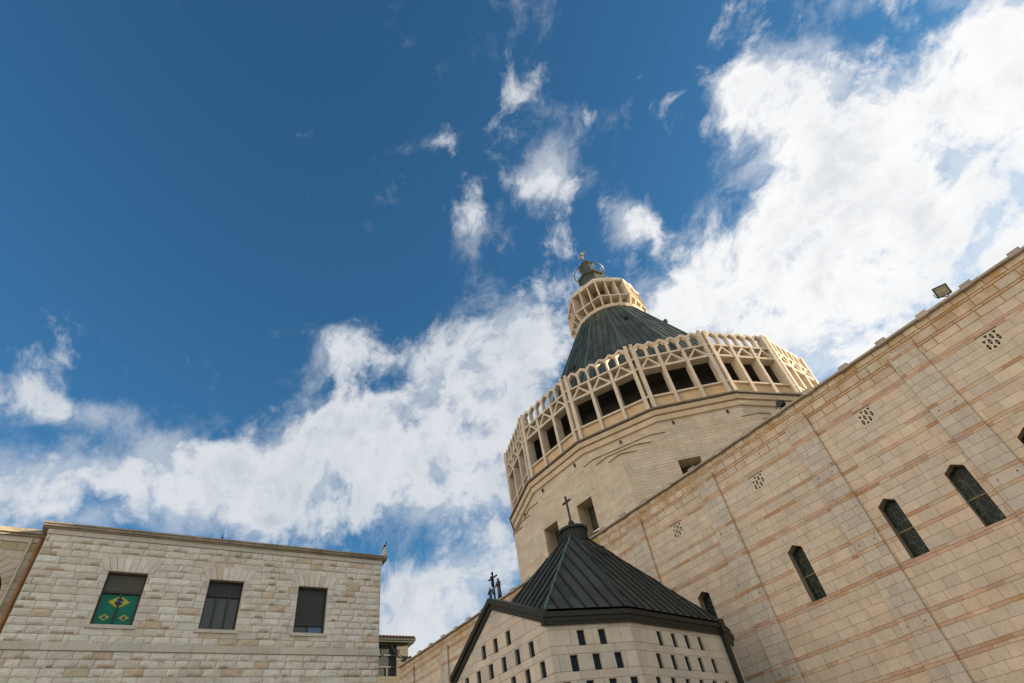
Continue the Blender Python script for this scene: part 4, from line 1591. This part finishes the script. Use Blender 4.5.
mb.poly([FH(22.66, 0.55, 18.544), FH(22.66, -8.5, 18.544), FH(20.5, -4.0, 20.0)])
for i in range(36):
    x = 11.6 + i * 0.31
    mb.tube([FH(x, 0.6, 18.60), FH(x - 0.05, -3.0, 19.76)], 0.09, 6)
mb.build('roof', [M_TILE, M_FASCIA, M_GUTTER], house)
mb = MB()
mb.tube([FH(20.3, 0.05, 18.2), FH(20.75, 0.25, 17.4)], 0.04, 6)
mb.tube([FH(21.2, 0.06, 17.7), FH(21.25, 0.10, 17.25), FH(21.5, 0.12, 17.1), FH(22.0, 0.12, 17.12)], 0.045, 6)
mb.lathe(FH.shift(22.2, 0.15, 16.95), [(0, -0.12), (0.17, -0.1), (0.2, 0.1), (0.05, 0.2), (0, 0.2)], 10)
mb.build('lamp_bracket', M_GUTTER, house)


# ------------------------------------------------------------------ floodlights on the coping
def floodlight(label, s, z, yaw, pitch, w, h, d, mat_front, roundish=False):
    base = FW(s, -0.25, zw(10.245))
    t = thing('floodlight', label, 'floodlight', tuple(base), 'floodlights on the nave wall coping')
    fwd = V(math.cos(yaw) * math.cos(pitch), math.sin(yaw) * math.cos(pitch), math.sin(pitch))
    side = V(-math.sin(yaw), math.cos(yaw), 0)
    up = fwd.cross(side)
    c = FW(s, -0.25, z)
    f = Frame(c, side, fwd, up)
    m1 = MB()
    if roundish:
        ff = Frame(c, side, up, fwd)
        m1.lathe(ff, [(0, -d), (w * 0.45, -d), (w * 0.5, -d * 0.3), (w * 0.52, d * 0.3), (w * 0.47, d * 0.32)], 14)
        m1.build('housing', M_GUTTER, t)
        m1 = MB()
        m1.lathe(ff, [(0, d * 0.27), (w * 0.48, d * 0.27)], 14)
        m1.build('lens', mat_front, t)
    else:
        bk = 0.7
        pts_b = [(-w * bk / 2, -h * bk / 2), (w * bk / 2, -h * bk / 2), (w * bk / 2, h * bk / 2), (-w * bk / 2, h * bk / 2)]
        pts_f = rect(-w / 2, w / 2, -h / 2, h / 2)
        for i in range(4):
            p, q = pts_f[i], pts_f[(i + 1) % 4]
            pb, qb = pts_b[i], pts_b[(i + 1) % 4]
            m1.poly([f(p[0], 0, p[1]), f(q[0], 0, q[1]), f(qb[0], -d, qb[1]), f(pb[0], -d, pb[1])])
        m1.poly([f(x, -d, y) for x, y in pts_b])
        e = 0.035
        for q in ((-w / 2, w / 2, -h / 2, -h / 2 + e), (-w / 2, w / 2, h / 2 - e, h / 2), (-w / 2, -w / 2 + e, -h / 2 + e, h / 2 - e), (w / 2 - e, w / 2, -h / 2 + e, h / 2 - e)):
            m1.box(f, q[0], q[1], -0.02, 0.02, q[2], q[3])
        m1.build('housing', M_GUTTER, t)
        m1 = MB()
        m1.poly([f(-w / 2 + e, 0.002, -h / 2 + e), f(w / 2 - e, 0.002, -h / 2 + e), f(w / 2 - e, 0.002, h / 2 - e), f(-w / 2 + e, 0.002, h / 2 - e)])
        m1.box(f, -w * 0.3, w * 0.3, 0.004, 0.012, -0.02, 0.02, m=1)
        m1.build('lens', [mat_front, M_PIPE], t)
    m1 = MB()
    b = base
    m1.box(Frame(b, DR, -NR), -0.09, 0.09, -0.09, 0.09, 0.0, 0.03)
    top = c - fwd * d * 0.5
    m1.tube([b + V(0, 0, 0.03), b + V(0, 0, max(0.08, (top.z - b.z) * 0.4))], 0.03, 6)
    for sg in (-1, 1):
        m1.tube([b + V(0, 0, max(0.08, (top.z - b.z) * 0.4)), top + side * sg * (w / 2 + 0.02) - V(0, 0, 0.15), top + side * sg * (w / 2 + 0.02)], 0.018, 5)
    m1.build('yoke', M_GUTTER, t)
    return t


floodlight('square floodlight with pale lens tilted down on the wall coping against the clouds', 0.28, 14.22, R(245), R(-28), 0.46, 0.40, 0.22, M_LAMP_GLASS)
floodlight('round dark floodlight on the wall coping in front of the dome gallery', 7.15, 14.10, R(35), R(5), 0.33, 0.3, 0.17, M_STEEL, True)

# ------------------------------------------------------------------ bronze crucifixion group on the far coping
def figure(mb, F, h, arms=None):
    prof = [(0.0, 0), (0.135, 0.0), (0.12, 0.25), (0.105, 0.5), (0.115, 0.68), (0.13, 0.80), (0.10, 0.855), (0.05, 0.875), (0.045, 0.895), (0.068, 0.93), (0.066, 0.965), (0.03, 0.995), (0, 1.0)]
    mb.lathe(F, [(r_ * h, z_ * h) for r_, z_ in prof], 12, 0.1, ell=0.72)
    for sg in (-1, 1):
        mb.tube([F(sg * 0.15 * h, 0.0, 0.79 * h), F(sg * 0.17 * h, 0.07 * h, 0.62 * h), F(sg * 0.03 * h, 0.14 * h, 0.66 * h)], 0.04 * h, 7, r1=0.028 * h)


zc0 = zw(10.245) + 0.22
t = thing('crucifix', 'dark bronze crucifix standing on the far end of the nave wall behind the gable', 'crucifix', tuple(FW(28.62, -0.35, zc0)))
fcx = Frame(FW(28.62, -0.35, zc0), DR, -NR)
mb = MB()
mb.box(fcx, -0.1, 0.1, -0.1, 0.1, -0.23, 0.0)
mb.box(fcx, -0.042, 0.042, -0.04, 0.04, 0.002, 1.86)
mb.box(fcx, -0.46, -0.044, -0.035, 0.035, 1.44, 1.52)
mb.box(fcx, 0.044, 0.46, -0.035, 0.035, 1.44, 1.52)
mb.box(fcx, -0.10, 0.10, 0.042, 0.06, 1.70, 1.79)
mb.build('cross', M_BRONZE, t)
mb = MB()
mb.tube([fcx(0, 0.1, 0.42), fcx(0.02, 0.14, 0.75), fcx(0, 0.1, 0.98)], 0.035, 8, r1=0.06)
mb.tube([fcx(0, 0.1, 0.97), fcx(0, 0.11, 1.2), fcx(0, 0.1, 1.38)], 0.06, 8, r1=0.075)
mb.lathe(fcx.shift(0.02, 0.12, 1.50), [(0, -0.09), (0.055, -0.05), (0.068, 0.0), (0.055, 0.06), (0, 0.085)], 10)
for sg in (-1, 1):
    mb.tube([fcx(sg * 0.08, 0.1, 1.35), fcx(sg * 0.26, 0.085, 1.42), fcx(sg * 0.44, 0.07, 1.47)], 0.04, 7, r1=0.025)
mb.build('corpus', M_BRONZE, t, smooth=True)
for s_, h, lab in ((28.10, 1.25, 'taller robed bronze statue right of the crucifix on the nave wall'), (29.06, 1.02, 'shorter robed bronze statue left of the crucifix on the nave wall')):
    mb = MB()
    figure(mb, Frame(FW(s_, -0.35, zc0), DR, -NR), h)
    mb.lathe(Frame(FW(s_, -0.35, zc0), DR, -NR), [(0.13, -0.23), (0.13, -0.02), (0, -0.01)], 10)
    o = mb.build('statue', M_BRONZE, None, smooth=True)
    o['label'], o['category'], o['group'] = lab, 'statue', 'robed statues flanking the crucifix'


# ------------------------------------------------------------------ birds on the cornice
def bird(label, s, z, k, turn):
    f0 = FL(s, 0.12, z)
    t = thing('bird', label, 'bird', tuple(f0), 'birds on the cornice')
    f = Frame(f0, DL * math.cos(turn) - NL * math.sin(turn), DL * -math.sin(turn) - NL * math.cos(turn))
    m1 = MB()
    m1.tube([f(-0.17 * k, 0, 0.05 * k), f(-0.09 * k, 0, 0.10 * k), f(0.0, 0, 0.15 * k), f(0.07 * k, 0, 0.20 * k), f(0.10 * k, 0, 0.26 * k), f(0.125 * k, 0, 0.285 * k)], 0.02 * k, 8)
    # swell the body, neck and head
    for x, z_, rx, rz in ((-0.005, 0.145, 0.105, 0.06), (0.105, 0.27, 0.045, 0.04)):
        m1.lathe(Frame(f(x * k, 0, z_ * k), f.eb, V(0, 0, 1) if x > 0.05 else (V(0, 0, 1) * 0.85 - f.ea * 0.5).normalized(), f.ea), [(rz * k * math.sin(math.pi * i / 8), -rx * k * math.cos(math.pi * i / 8)) for i in range(9)], 10)
    m1.prism_z(f, [(-0.22 * k, -0.03 * k), (-0.08 * k, -0.035 * k), (-0.08 * k, 0.035 * k), (-0.22 * k, 0.03 * k)], 0.045 * k, 0.06 * k)
    m1.build('body', M_FEATHER, t)
    m1 = MB()
    m1.tube([f(0.145 * k, 0, 0.27 * k), f(0.185 * k, 0, 0.262 * k)], 0.012 * k, 5, r1=0.004 * k)
    m1.build('beak', M_GUTTER, t)
    m1 = MB()
    for sg in (-1, 1):
        m1.tube([f(0.01 * k, sg * 0.025 * k, 0.09 * k), f(0.0, sg * 0.025 * k, 0.0)], 0.007 * k, 5)
        m1.tube([f(-0.02 * k, sg * 0.025 * k, 0.005 * k), f(0.035 * k, sg * 0.025 * k, 0.005 * k)], 0.006 * k, 5)
    m1.build('legs', M_GUTTER, t)


bird('dark bird perched on the corner finial at the right end of the cornice', LS1 + 0.10, zl(11.095) + 0.36, 0.8, R(70))
bird('small dark bird perched midway along the cornice edge above the windows', 1.80 * KL, zl(11.095), 0.6, R(100))
